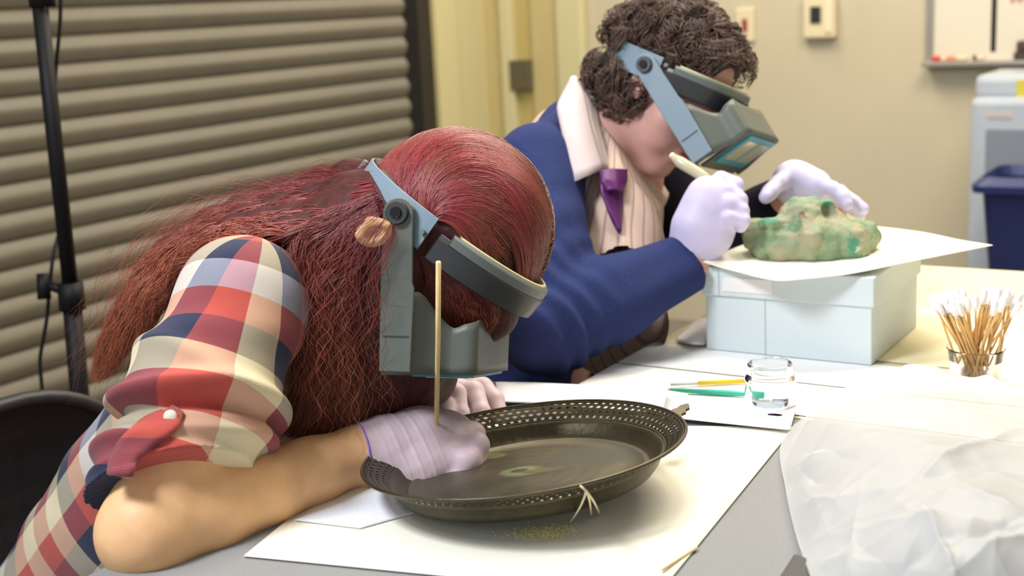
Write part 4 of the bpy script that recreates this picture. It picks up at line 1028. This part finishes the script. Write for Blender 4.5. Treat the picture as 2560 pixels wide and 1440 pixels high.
# crown: combed from the parting back toward the ear
CH = P(1139, 567, 1.485); BX = unit(WX); BY = unit(WY); BZ_ = unit(WZ)
ax_r = np.array([.091, .108, .107])
def cap_pt(phi, lam, r_=1.0):
    """phi 0 front, 90 up, 180 back; lam toward the wearer's right"""
    d_ = np.cos(lam)*np.cos(phi), np.cos(lam)*np.sin(phi), np.sin(lam)
    return CH+r_*(np.asarray(d_[2])[..., None]*ax_r[0]*BX+np.asarray(d_[0])[..., None]*ax_r[1]*BY+np.asarray(d_[1])[..., None]*ax_r[2]*BZ_)
def cap(N, K, lo_, hi_, dphi, lam1, side, r, lift=0, lam0=(0, 0)):
    out = np.empty((N, K, 3)); t = np.linspace(0, 1, K)
    for i in range(N):
        c = r.integers(70); rc = np.random.default_rng(1000+c)
        ph0 = radians(lo_+(hi_-lo_)*np.clip(rc.random()+r.normal()*.05, 0, 1)); dp = radians(dphi[0]+(dphi[1]-dphi[0])*rc.random())
        l1 = radians(lam1[0]+(lam1[1]-lam1[0])*np.clip(rc.random()+r.normal()*.06, 0, 1))
        l0 = radians(lam0[0]+(lam0[1]-lam0[0])*np.clip(rc.random()+r.normal()*.06, 0, 1)); wob = (.03+.035*rc.random())*np.sin(t*(5+3*rc.random())+rc.random()*6)
        ph = ph0+dp*t**1.15+wob; la = side*(l0+(l1-l0)*t**.85+wob*.5+.01*r.normal())
        r_ = 1.0+.035*r.random()+.012*rc.random()+lift*t-.05*np.maximum(0, .12-t)/.12
        out[i] = cap_pt(ph, la, 1)+(r_-1)[:, None]*(cap_pt(ph, la, 1)-CH) if hasattr(r_, '__len__') else cap_pt(ph, la, r_)
    return out
c1_ = np.concatenate([cap(10500, 22, -18, 140, (45, 95), (22, 66), 1, rw), cap(3500, 22, 95, 205, (15, 45), (10, 75), 1, rw), cap(1500, 22, 95, 205, (15, 45), (10, 60), -1, rw), cap(4500, 22, -5, 130, (30, 60), (72, 88), 1, rw, 0, (35, 60))]); strands('hair_crown', c1_, .00046, m_redcap, woman)
c3_ = cap(2200, 18, -12, 160, (30, 70), (30, 75), -1, rw); strands('hair_crown', c3_, .00045, m_redcap, woman)
capE0 = ell(CH, np.array([BX, BY, BZ_]), ax_r*.985); capE = cut(capE0, WC-.020*WZ, -WZ); capE.bb = capE0.bb
def tubes_of(gs, r0, off): 
    fs = []
    for g in gs:
        q = interp(g, 9)+FW*off; fs += chain(list(q), list(np.interp(np.linspace(0, 1, 9), [0, .7, 1], [r0, r0*.8, r0*.25])))
    return fs
hcov = cut(cut(lambda p: union(hp, .02)(p)-.002, HC+.045*hY, hY), HC-.02*hZ, hZ)
hcov.bb = (HC-.16, HC+.16)
und = union([capE, hcov, union(tubes_of([[P(*q) for q in g[:-1]] for g in gB], .018, .018), .02), union(tubes_of([[P(*q) for q in g] for g in gC], .028, .044), .02), union(tubes_of([[P(*q) for q in g] for g in gF], .012, .064), .02)], .006)
sdf_obj('under_hair', und, .004, m_redu, woman)
# ear
Ec = P(935, 582, 1.369)
ex, ey = unit(RI*.96+UI*.28), unit(-RI*.28+UI*.96)
earf = union([ell(Ec, np.array([ex, ey, FW]), (.0190, .0150, .006)), cone(Ec-ex*.015+ey*.002-FW*.003, Ec-ey*.0+ey*.012-FW*.003, .0035, .0035), cone(Ec+ey*.012-FW*.003, Ec+ex*.016+ey*.003-FW*.003, .0035, .0035)], .006)
earc = ell(Ec-FW*.0065-ey*.002+ex*.001, np.array([ex, ey, FW]), (.0115, .0078, .0050))
ear0 = earf; earf = lambda p: np.maximum(ear0(p), -earc(p)); earf.bb = ear0.bb
sdf_obj('ear', earf, .0015, m_skin, woman)
vw = visor(WC, WX, WY, WZ, 'grey headband magnifier worn by the red-haired person over the tray', radians(54), m_vb, m_vg, a=.099, b=.117, yfront=.076, hwid=.072)

# ================================================================== man
MX = CV(-.45, -.01, .89); MY = unit(CV(.80, -.43, .42)-MX*(CV(.80, -.43, .42)@MX)); MZ = np.cross(MX, MY)
MC = P(1690, 193, 2.02)
man = headless('person', UV(-1.3, 1.75, 0), 'person with curly brown hair in a navy cardigan and purple tie holding a brush')
d2_ = radians(17); mY = cos(d2_)*MY-sin(d2_)*MZ; mZ = cos(d2_)*MZ+sin(d2_)*MY
HM = MC-.004*MZ
hp, hd = head_parts(HM, MX, mY, mZ)
mSR = P(1345, 425, 1.97); mEL = P(1365, 822, 1.80); mWR = P(1722, 655, 1.875)
mSM = mSR+.18*VD+.015*ZD; mSL = mSR+.36*VD-.01*ZD; mNB = P(1500, 345, 2.06)
mPEL = UV(-1.17, 1.80, .50); mEL2 = P(1770, 625, 2.22); mWL = P(1945, 512, 2.10)
q_ = lambda pts: [P(*q) for q in pts]
MRp = chain(q_([(1722, 648, 1.875), (1748, 590, 1.87), (1775, 525, 1.865)]), [.026, .034, .035]) + chain(q_([(1740, 560, 1.86), (1768, 490, 1.86)]), [.030, .028]) + chain(q_([(1790, 590, 1.86), (1800, 540, 1.86)]), [.022, .026])
MRf = [(q_([(1775, 478, 1.870), (1803, 450, 1.868), (1838, 462, 1.862), (1842, 492, 1.858)]), [.0135, .0125, .011, .010]),
       (q_([(1782, 500, 1.855), (1815, 478, 1.848), (1848, 500, 1.845), (1846, 522, 1.85)]), [.0135, .0125, .011, .010]),
       (q_([(1788, 525, 1.848), (1822, 508, 1.838), (1853, 528, 1.838), (1845, 548, 1.845)]), [.013, .012, .0105, .0095]),
       (q_([(1790, 555, 1.845), (1822, 545, 1.832), (1858, 552, 1.832), (1852, 566, 1.84)]), [.012, .011, .0095, .009]),
       (q_([(1745, 545, 1.90), (1775, 495, 1.91), (1805, 462, 1.895), (1828, 470, 1.885)]), [.016, .014, .012, .0105])]
MLp = chain(q_([(1985, 490, 2.06), (1990, 452, 2.02), (2040, 462, 2.00)]), [.028, .026, .022]) + chain(q_([(1975, 455, 2.02), (2030, 470, 2.01)]), [.024, .020])
MLf = [(q_([(2035, 455, 1.995), (2082, 472, 1.975), (2108, 492, 1.965), (2118, 510, 1.960)]), [.0115, .0105, .0095, .009]),
       (q_([(2045, 462, 2.01), (2100, 480, 1.995), (2135, 505, 1.985), (2158, 522, 1.98)]), [.0115, .0105, .0095, .009]),
       (q_([(2045, 470, 2.03), (2100, 490, 2.03), (2140, 520, 2.03), (2150, 540, 2.03)]), [.0115, .0105, .0095, .0085]),
       (q_([(2035, 475, 2.05), (2085, 500, 2.055), (2115, 530, 2.055)]), [.0105, .0095, .0085]),
       (q_([(1975, 440, 2.01), (1945, 458, 1.985), (1925, 480, 1.965), (1914, 492, 1.955)]), [.0140, .0125, .0115, .010])]
gmR = hand_fields(MRp, MRf, .006); gmL = hand_fields(MLp, MLf, .006)
mH = [mPEL-.09*VD, mPEL+.09*VD]
mlegs = []
for hh in mH: mlegs += chain([hh, hh+.42*UD, hh+.42*UD-.44*ZD], [.085, .06, .042])
mtor = [cone(mSM-.05*ZD, mSM-.10*UD-.2*ZD, .11, .12), cone(mSM-.10*UD-.2*ZD, mPEL, .11, .12), cone(mSR+.03*VD, mSL-.03*VD, .05, .05)]
marm = chain([mSR, mEL], [.048, .040])+chain([mEL, mWR*.5+mEL*.5, mWR, P(1735, 625, 1.872)], [.040, .036, .026, .026])
marl = chain([mSL, mEL2, mWL, P(1975, 490, 2.06)], [.05, .04, .027, .026])
bodyM = union([union(hp, .02)]+hd+[union(chain([HM-.03*mY-.05*mZ, mNB, mSM-.02*UD], [.055, .06, .08]), .03), union(mtor, .06), union(marm, .03), union(marl, .03), union(mlegs, .04), inner(gmR), inner(gmL)], .012)
sdf_obj('body', bodyM, .005, m_skin2, man)
eyes(HM, MX, mY, mZ, man)
w_ = lambda x, y, z: HM+x*MX+y*mY+z*mZ
sdf_obj('lips', union([cone(w_(.018, .088, -.0765), w_(-.018, .088, -.0765), .006, .006), cone(w_(.014, .086, -.086), w_(-.014, .086, -.086), .0065, .0065)], .004), .0016, m_lip, man)
# gloves
axm = unit(P(1775, 540, 1.87)-P(1716, 660, 1.875)); cM = P(1716, 645, 1.875)
cm_ = union([gmR, union(chain([P(1706, 668, 1.875), P(1735, 615, 1.872)], [.0300, .0305]), .01)], .015)
sdf_obj('glove', cut(wrinkle(cm_, .0007, 14, 4), cM, -axm), .0022, m_glove2, man)
sdf_obj('glove', wrinkle(gmL, .0006, 14, 8), .0022, m_glove2, man)
# shirt torso
axm_t = unit(mSM-mPEL); LM = np.linalg.norm(mSM-mPEL)
mtf = torso_field(mPEL-.06*axm_t, mSM-.05*axm_t-.012*ZD, VD, ([0, .25, .6, .85, 1], [.165, .16, .165, .16, .12], [.115, .11, .11, .10, .07]), .02)
m_sh = bpy.data.materials.new('striped_shirt'); m_sh.use_nodes = True; nt = m_sh.node_tree; b = nt.nodes['Principled BSDF']; b.inputs['Roughness'].default_value = .85
uvn = nt.nodes.new('ShaderNodeUVMap'); uvn.uv_map = 'plaid'; sp_ = nt.nodes.new('ShaderNodeSeparateXYZ'); nt.links.new(uvn.outputs[0], sp_.inputs[0])
fr = nnode('ShaderNodeMath', operation='FRACT'); nt.links.new(sp_.outputs['X'], fr.inputs[0])
r = nt.nodes.new('ShaderNodeValToRGB'); r.color_ramp.elements[0].color = srgb(200, 174, 156); r.color_ramp.elements[1].color = srgb(178, 138, 130)
r.color_ramp.elements[0].position = .42; r.color_ramp.elements[1].position = .5; e = r.color_ramp.elements.new(.6); e.color = srgb(158, 124, 126); e = r.color_ramp.elements.new(.68); e.color = srgb(202, 178, 160)
nt.links.new(fr.outputs[0], r.inputs['Fac']); nt.links.new(r.outputs['Color'], b.inputs['Base Color'])
nkd = unit(HM-mNB); la_0 = unit(VD-axm_t*(VD@axm_t)); fb_0 = np.cross(axm_t, la_0)
msu = union([mtf, cone(mSM-.05*ZD, mSM-.10*UD-.2*ZD, .122, .130), cone(mNB, mSM-.02*UD-.02*ZD, .070, .09), cone(mSR+.03*VD, mSL-.03*VD, .058, .058), cone(P(1560, 470, 1.99), P(1530, 800, 1.94), .055, .085)], .04)
msf = lambda p: np.maximum(msu(p), (p-(mNB+.022*nkd).astype(f32))@nkd.astype(f32))+(.0035*np.sin((p@VD)*90+2*np.sin(p@ZD*14))*.6+.003*fractal(p, 5, 19)).astype(f32)
msf.bb = mtf.bb
sh2 = sdf_obj('shirt', msf, .005, m_sh, man)
uvset(sh2, lambda v_: (np.stack([np.arctan2((v_-mPEL)@fb_0, (v_-mPEL)@la_0)/(2*pi)*84, ((v_-mPEL)@ZD)/.02], 1), 84))
# cardigan: shell around the torso, open at the front
la_ = unit(VD-axm_t*(VD@axm_t)); fb_ = np.cross(axm_t, la_)          # fb_ points out of the chest or the back
sg = 1 if fb_@UD > 0 else -1
base_c = union([lambda p: mtf(p)-.012, cone(mSR+.03*VD, mSM, .070, .080), cone(mSM, mSL-.03*VD, .080, .066)][1:]+[], .05)
def cardi(p):
    base = smin(mtf(p)-.013, base_c(p), .05)
    q = p-mPEL.astype(f32); s_ = (q@axm_t)/LM; y = (q@fb_)*sg; x = q@la_
    t = np.clip(s_, 0, 1.1); op = .035+.075*(1-t)+.02*np.sin(t*3)            # half opening, wider towards the hem
    x0 = x-.012
    wedge = np.maximum(np.where(x0 < 0, -x0-op*.45, x0-op), -(y-.0))                              # negative inside the opening
    shell = np.maximum(base, -(mtf(p)-.004))
    hem = (-.16-(q@axm_t))                                               # cut below the hips
    return np.maximum(np.maximum(shell, -wedge), hem)+(.0022*fractal(p, 6, 30)+.0020*np.sin((p@(axm_t*.9+la_*.4))*70)*.7).astype(f32)
cardi.bb = (mtf.bb[0]-.03, mtf.bb[1]+.03)
sdf_obj('cardigan', cardi, .005, m_navy, man)
# cardigan sleeves
ua = unit(mEL-mSR); fa = unit(mWR-mEL)
sl1 = union(chain([mSR, mSR*.5+mEL*.5, mEL], [.070, .062, .060])+chain([mEL, mEL*.55+mWR*.45, mWR], [.058, .055, .042]), .03)
def s1f(p):
    d = 0; q = p-mEL.astype(f32); s_ = q@ua; g_ = q@fa
    wp = fractal(p, 2.5, 77); d = -.0035*np.sin(s_*120+g_*70+3*wp)*np.exp(-((s_+.10)/.10)**2)*(.5+.5*wp)-.004*np.sin(g_*150-s_*60+2.5*wp)*np.exp(-((g_-.02)/.06)**2)
    return sl1(p)+(d+.0015*fractal(p, 6, 31)).astype(f32)
s1c = cut(s1f, mWR-fa*.004, unit(fa+.15*UI)); s1c.bb = sl1.bb
sdf_obj('sleeve', s1c, .004, m_navy, man)
sl2 = union(chain([mSL, mEL2, mWL], [.070, .058, .042]), .03)
s2f = wrinkle(sl2, .003, 6, 33); sdf_obj('sleeve', s2f, .006, m_navy_shade, man)
# inside facing of the cardigan front: dark button band strips
def along(pts, wd, name, m, th=.003, n=20, f=None, lift=.002, d0=1.6, d1=2.5):
    rows = []
    for row in strip(pts, wd, n):
        rr2 = []
        for x, y in row:
            h_ = hit(x, y, f, d0, d1); rr2.append(h_-FW*lift if h_ is not None else P(x, y, 2.0))
        rows.append(rr2)
    o = MB().grid(rows).build(name, m, man, True); thick(o, th, 0); return o
# collar leaf (near side) and back of the collar
def sheet3(name, A, B_, m, th=.002, bulge=0):
    A = interp(A, 18); B_ = interp(B_, 18); rows = []
    for k in range(9):
        t = k/8; rows.append(A*(1-t)+B_*t-FW*bulge*sin(pi*t))
    o = MB().grid(rows).build(name, m, man, True); thick(o, th, 0); return o
sheet3('collar', q_([(1442, 196, 2.02), (1462, 235, 1.985), (1480, 320, 1.955), (1512, 425, 1.93)]), q_([(1428, 194, 2.03), (1390, 265, 1.965), (1408, 345, 1.93), (1434, 458, 1.90)]), m_collar, .003, .012)
sheet3('collar_stand', q_([(1440, 200, 2.02), (1462, 235, 1.985), (1482, 320, 1.955), (1512, 425, 1.93)]), q_([(1475, 215, 2.03), (1488, 250, 2.005), (1500, 325, 1.98), (1528, 425, 1.955)]), m_collar, .002, -.004)
sheet3('collar', q_([(1442, 196, 2.02), (1480, 200, 2.10), (1530, 260, 2.17), (1590, 420, 2.12)]), q_([(1430, 200, 2.04), (1490, 215, 2.14), (1560, 300, 2.20), (1600, 455, 2.14)]), m_collar, .003, .0)
# shirt fronts at the open neck, tie
sheet3('tie', q_([(1500, 448, 1.91), (1500, 480, 1.905), (1520, 530, 1.90), (1547, 580, 1.90)]), q_([(1564, 440, 1.935), (1558, 480, 1.93), (1553, 530, 1.915), (1550, 580, 1.90)]), m_tie, .005, .008)
sheet3('tie_knot', q_([(1500, 430, 1.91), (1503, 455, 1.90), (1518, 478, 1.90)]), q_([(1562, 426, 1.935), (1562, 452, 1.925), (1550, 478, 1.91)]), m_tie, .010, .010)
# trousers
mj = union([union(chain([mPEL, mH[0]], [.12, .12])+chain([mPEL, mH[1]], [.12, .12]), .03)]+[union(chain([hh, hh+.42*UD, hh+.42*UD-.40*ZD], [.095, .072, .055]), .03) for hh in mH], .03)
sdf_obj('trousers', mj, .011, m_jean, man)
for hh in mH:
    a_ = hh+.42*UD; a_[2] = .035; sdf_obj('shoe', union([cone(a_, a_+UD*.14, .045, .038), cone(a_, a_+ZD*.06, .045, .04)], .03), .009, m_black, man)
# curly hair
m_brown = hairmat('brown_hair', srgb(48, 32, 26), srgb(104, 76, 60), .4)
m_brownu = mat('brown_underhair', srgb(40, 28, 24), .7, noise=.4, nscale=60, bump=.8, bscale=90)
hb = np.array([MX, mY, mZ])
lump = lambda f, am, sc, sd: wrinkle(f, am, sc, sd)
hairf = union([ell(HM+.030*mZ-.022*mY, hb, (.079, .093, .082)), ell(w_(0, -.085, -.02), hb, (.070, .045, .072)), ell(w_(.055, -.045, -.05), hb, (.030, .045, .055)), ell(w_(-.055, -.045, -.05), hb, (.030, .045, .055)), ell(w_(0, .042, .070), hb, (.056, .036, .026))], .03)
hfl0 = wrinkle(hairf, .005, 7, 40)
def hfl(p):
    z_ = (p-MC.astype(f32))@MZ.astype(f32); f_ = hfl0(p)+(.014*np.exp(-(z_/.018)**2)).astype(f32)
    q = p-HM.astype(f32); brow = np.minimum(q@mY.astype(f32)-.060, .074-q@mZ.astype(f32))
    return np.maximum(f_, brow)
hfl.bb = hfl0.bb; sdf_obj('under_hair', cut(hfl, w_(0, .108, .0), mY), .004, m_brownu, man)
vv, _ = polygonize(hfl, .004)
rm = np.random.default_rng(50); K = 22; N = 5200
cen = vv[rm.integers(len(vv), size=N)]; g0 = hfl(cen.astype(f32)); e_ = .003
nrm = np.stack([(hfl((cen+np.eye(3)[i]*e_).astype(f32))-g0)/e_ for i in range(3)], 1); nrm /= np.linalg.norm(nrm, axis=1)[:, None]+1e-9
keep = ((cen-HM)@mY < .10); keep &= (np.abs((cen-MC)@MZ) > .017) & ~(((cen-HM)@mY > .055) & ((cen-HM)@mZ < .080)); cen, nrm = cen[keep], nrm[keep]; N = len(cen)
cell = np.floor(cen/.016).astype(int); hsh = (cell[:, 0]*73856093 ^ cell[:, 1]*19349663 ^ cell[:, 2]*83492791) % 997
out = np.empty((N, K, 3)); t = np.linspace(0, 1, K)
for i in range(N):
    rc = np.random.default_rng(int(hsh[i])); gx_ = rc.normal(size=3)-mZ*.8; gx_ -= nrm[i]*(gx_@nrm[i]); gx_ /= np.linalg.norm(gx_); sd_ = np.cross(nrm[i], gx_)
    R_ = .006+.006*rc.random(); ph = rc.random()*6.28+rm.normal()*.25; turns = .8+.7*rc.random(); L_ = .016+.016*rc.random()
    an = ph+t*turns*2*pi
    out[i] = cen[i]+nrm[i]*(.001+.0055*np.sin(t*pi*.9)[:, None]*1+(R_*.8*(1-np.cos(an-ph)))[:, None]*.5)+gx_*(t*L_)[:, None]+sd_*(R_*np.sin(an))[:, None]+rm.normal(size=3)*.0012
strands('curly_hair', out, .00055, m_brown, man)
vm_ = visor(MC, MX, MY, MZ, 'blue grey headband magnifier worn by the curly-haired person by the box', radians(32), m_vb, m_vb, a=.094, b=.108, yfront=.072, hwid=.078, yp=-.012)  # cool light on the side arms is put into their blue grey colour

# brush in the hand: clear pale handle, bristles held behind the fingers
o = empty('hand_brush', P(1750, 430, 1.86), 'slim pale clear-handled brush in the gloved hand by the box', 'brush')
MB().tube([P(1680, 389, 1.90), P(1700, 405, 1.895), P(1752, 437, 1.885), P(1800, 470, 1.872)], [.0045, .0085, .0085, .005], 16).build('handle', mat('clear_resin', srgb(226, 218, 186), .15, trans=.35, ior=1.4), o, True)
MB().tube([P(1678, 387, 1.901), P(1683, 391, 1.899)], [.0040, .0050], 14).build('white_end', mat('white_cap', srgb(250, 248, 240), .3), o, True)
MB().tube([P(1800, 470, 1.872), P(1850, 500, 1.850), P(1876, 506, 1.842)], [.0020, .0013, .0004], 8).build('dark_tip', m_black, o, True)
# rod in the fist
o = MB().tube([P(1096, 655, 1.305), P(1095, 850, 1.355), P(1092, 1010, 1.412), P(1092, 1165, 1.472)], [.0027, .0028, .0028, .0012], 14)
o.lathe([(0, 0)], 3) if False else None
o = o.build('bamboo_stick', mat('bamboo', srgb(226, 196, 138), .5, noise=.06, nscale=80), None, True)
tag(o, 'thin upright bamboo stick held in the gloved fist over the tray', 'stick')

# ---- bronze fragment on the card
AC = P(2026, 590, 1.885); pass
ab = np.array([unit(RI*1.0+0*UD), unit(np.cross(ZD, RI)), ZD]); aw = lambda x, y, z: AC+x*ab[0]+y*ab[1]+z*ab[2]
zb = BT+.003-AC[2]
frag = union([ell(aw(-.004, 0, -.006), ab, (.078, .055, .044)), ell(aw(.045, -.004, -.012), ab, (.042, .042, .034)), ell(aw(-.055, .0, -.008), ab, (.034, .036, .036)), ell(aw(-.005, .005, .030), ab, (.040, .030, .026)),
              ell(aw(.083, .004, -.008), ab, (.014, .020, .024)), ell(aw(-.078, .005, .006), ab, (.014, .016, .018))], .012)
def fragf(p):
    n1 = fractal(p, 6, 61); n2 = fractal(p, 16, 62); n3 = np.abs(fractal(p, 9, 63))
    d = frag(p)+.009*n1+.0042*n2-.009*np.minimum(n3, .5)+.0014*fractal(p, 34, 64)
    c = (p-aw(.026, -.02, .040).astype(f32)); hole = np.linalg.norm(c/np.array([1, 1.4, 1], f32), axis=1)-.015
    d = np.maximum(d, -hole)
    return np.maximum(d, (BT+.0028)-p[:, 2]).astype(f32)
fragf.bb = frag.bb
mf = bpy.data.materials.new('green_corrosion'); mf.use_nodes = True; nt = mf.node_tree; b = nt.nodes['Principled BSDF']; b.inputs['Roughness'].default_value = .7
tc = nt.nodes.new('ShaderNodeTexCoord'); col = None
base = srgb(118, 140, 108)
def nlayer(prev, sc, c, lo_, hi_, off):
    mp = nt.nodes.new('ShaderNodeMapping'); mp.inputs['Location'].default_value = (off, off*.7, off*1.3); nt.links.new(tc.outputs['Object'], mp.inputs['Vector'])
    nz = nnode('ShaderNodeTexNoise', Scale=sc, Detail=7, Roughness=.6); nt.links.new(mp.outputs[0], nz.inputs['Vector'])
    mr = nnode('ShaderNodeMapRange'); mr.inputs['From Min'].default_value = lo_; mr.inputs['From Max'].default_value = hi_; nt.links.new(nz.outputs['Fac'], mr.inputs['Value'])
    return mixc(nt, mr.outputs[0], prev, c)
col = nlayer(base, 14, srgb(150, 146, 118), .45, .56, 1); col = nlayer(col, 18, srgb(70, 134, 106), .52, .58, 5); col = nlayer(col, 12, srgb(84, 98, 58), .55, .61, 9)
col = nlayer(col, 22, srgb(112, 76, 46), .58, .63, 13); col = nlayer(col, 26, srgb(190, 204, 186), .63, .68, 21)
nt.links.new(col, b.inputs['Base Color'])
nz = nnode('ShaderNodeTexNoise', Scale=110, Detail=6); nt.links.new(tc.outputs['Object'], nz.inputs['Vector']); bp = nnode('ShaderNodeBump', Strength=.5, Distance=.003); nt.links.new(nz.outputs['Fac'], bp.inputs['Height']); nt.links.new(bp.outputs['Normal'], b.inputs['Normal'])
o = sdf_obj('bronze_fragment', fragf, .0022, mf, None, lo=frag.bb[0]-.012, hi=frag.bb[1]+.012)
tag(o, 'lumpy green corroded bronze fragment resting on the card on the box', 'artefact')

# ================================================================== chairs
m_mesh = mat('chair_frame', srgb(34, 34, 38), .5)
ch = empty('office_chair', UV(-1.42, 1.0, 0), 'black office chair with a mesh backrest behind the red-haired person', 'chair')
CB = UV(-1.60, 1.13, -.03)
def backpt(x, z):                                   # x across (VD), z height; curved mesh backrest
    return CB+VD*x+UD*(-.06*(x/.23)**2*-1+.05*((z-.55)/.25)**2)+ZD*z
oc = []
for k in range(49):
    an = 2*pi*k/48; cx_, sz_ = cos(an), sin(an); ex_ = .24*abs(cx_)**.85*np.sign(cx_); ez_ = .25*abs(sz_)**.85*np.sign(sz_); oc.append(backpt(ex_, .50+ez_))
MB().tube(oc, .011, 10, False).build('back_frame', m_mesh, ch, True)
mb = MB()
for k in range(120):
    x = -.235+.47*k/119; zm = .25*(max(0, 1-(abs(x)/.24)**2.35))**(1/2.35)
    if zm > .02: mb.tube([backpt(x, .50-zm+2*zm*j/10) for j in range(11)], .0019, 3, False)
for k in range(120):
    z = .255+.49*k/119; xm = .24*(max(0, 1-(abs(z-.50)/.25)**2.35))**(1/2.35)
    if xm > .02: mb.tube([backpt(-xm+2*xm*j/12, z) for j in range(13)], .0022, 3, False)
o = mb.build('mesh_back', m_mesh, ch, True); o['kind'] = 'stuff'
sc_ = UV(-1.42, 1.15, 0)
sdf_obj('seat', ell(sc_+ZD*.345, np.array([UD, VD, ZD]), (.25, .25, .035)), .012, m_mesh, ch)
MB().tube([sc_+ZD*.10, sc_+ZD*.33], .025, 14).build('gas_post', m_black, ch, True)
MB().tube([sc_-UD*.1+ZD*.34, CB+VD*.0+ZD*.36+UD*.03, CB+ZD*.45+UD*-.02], .016, 10).build('back_support', m_black, ch, True)
for k in range(5):
    an = 2*pi*k/5+.3; e_ = sc_+np.array([cos(an)*.28, sin(an)*.28, .065]); l_ = MB().tube([sc_+ZD*.10, e_+ZD*.02], [.022, .013], 10).build('leg', m_black, ch, True)
    MB().tube([e_-ZD*.035+np.array([-sin(an), cos(an), 0])*.015, e_-ZD*.035-np.array([-sin(an), cos(an), 0])*.015], .028, 14).build('castor', m_black, l_, True)

stl = empty('stool', UV(-1.17, 1.80, 0), 'round black padded stool under the curly-haired person', 'stool')
sc2 = UV(-1.17, 1.80, 0)
mb = MB(); mb.lathe([(.0005, .375), (.17, .375), (.19, .385), (.19, .40), (.17, .415), (.0005, .42)], 32, c=sc2); mb.build('seat', m_mesh, stl, True)
for k in range(4):
    an = pi/4+pi/2*k; MB().tube([sc2+np.array([cos(an)*.10, sin(an)*.10, .375]), sc2+np.array([cos(an)*.20, sin(an)*.20, .0])], .012, 10).build('leg', m_leg, stl, True)
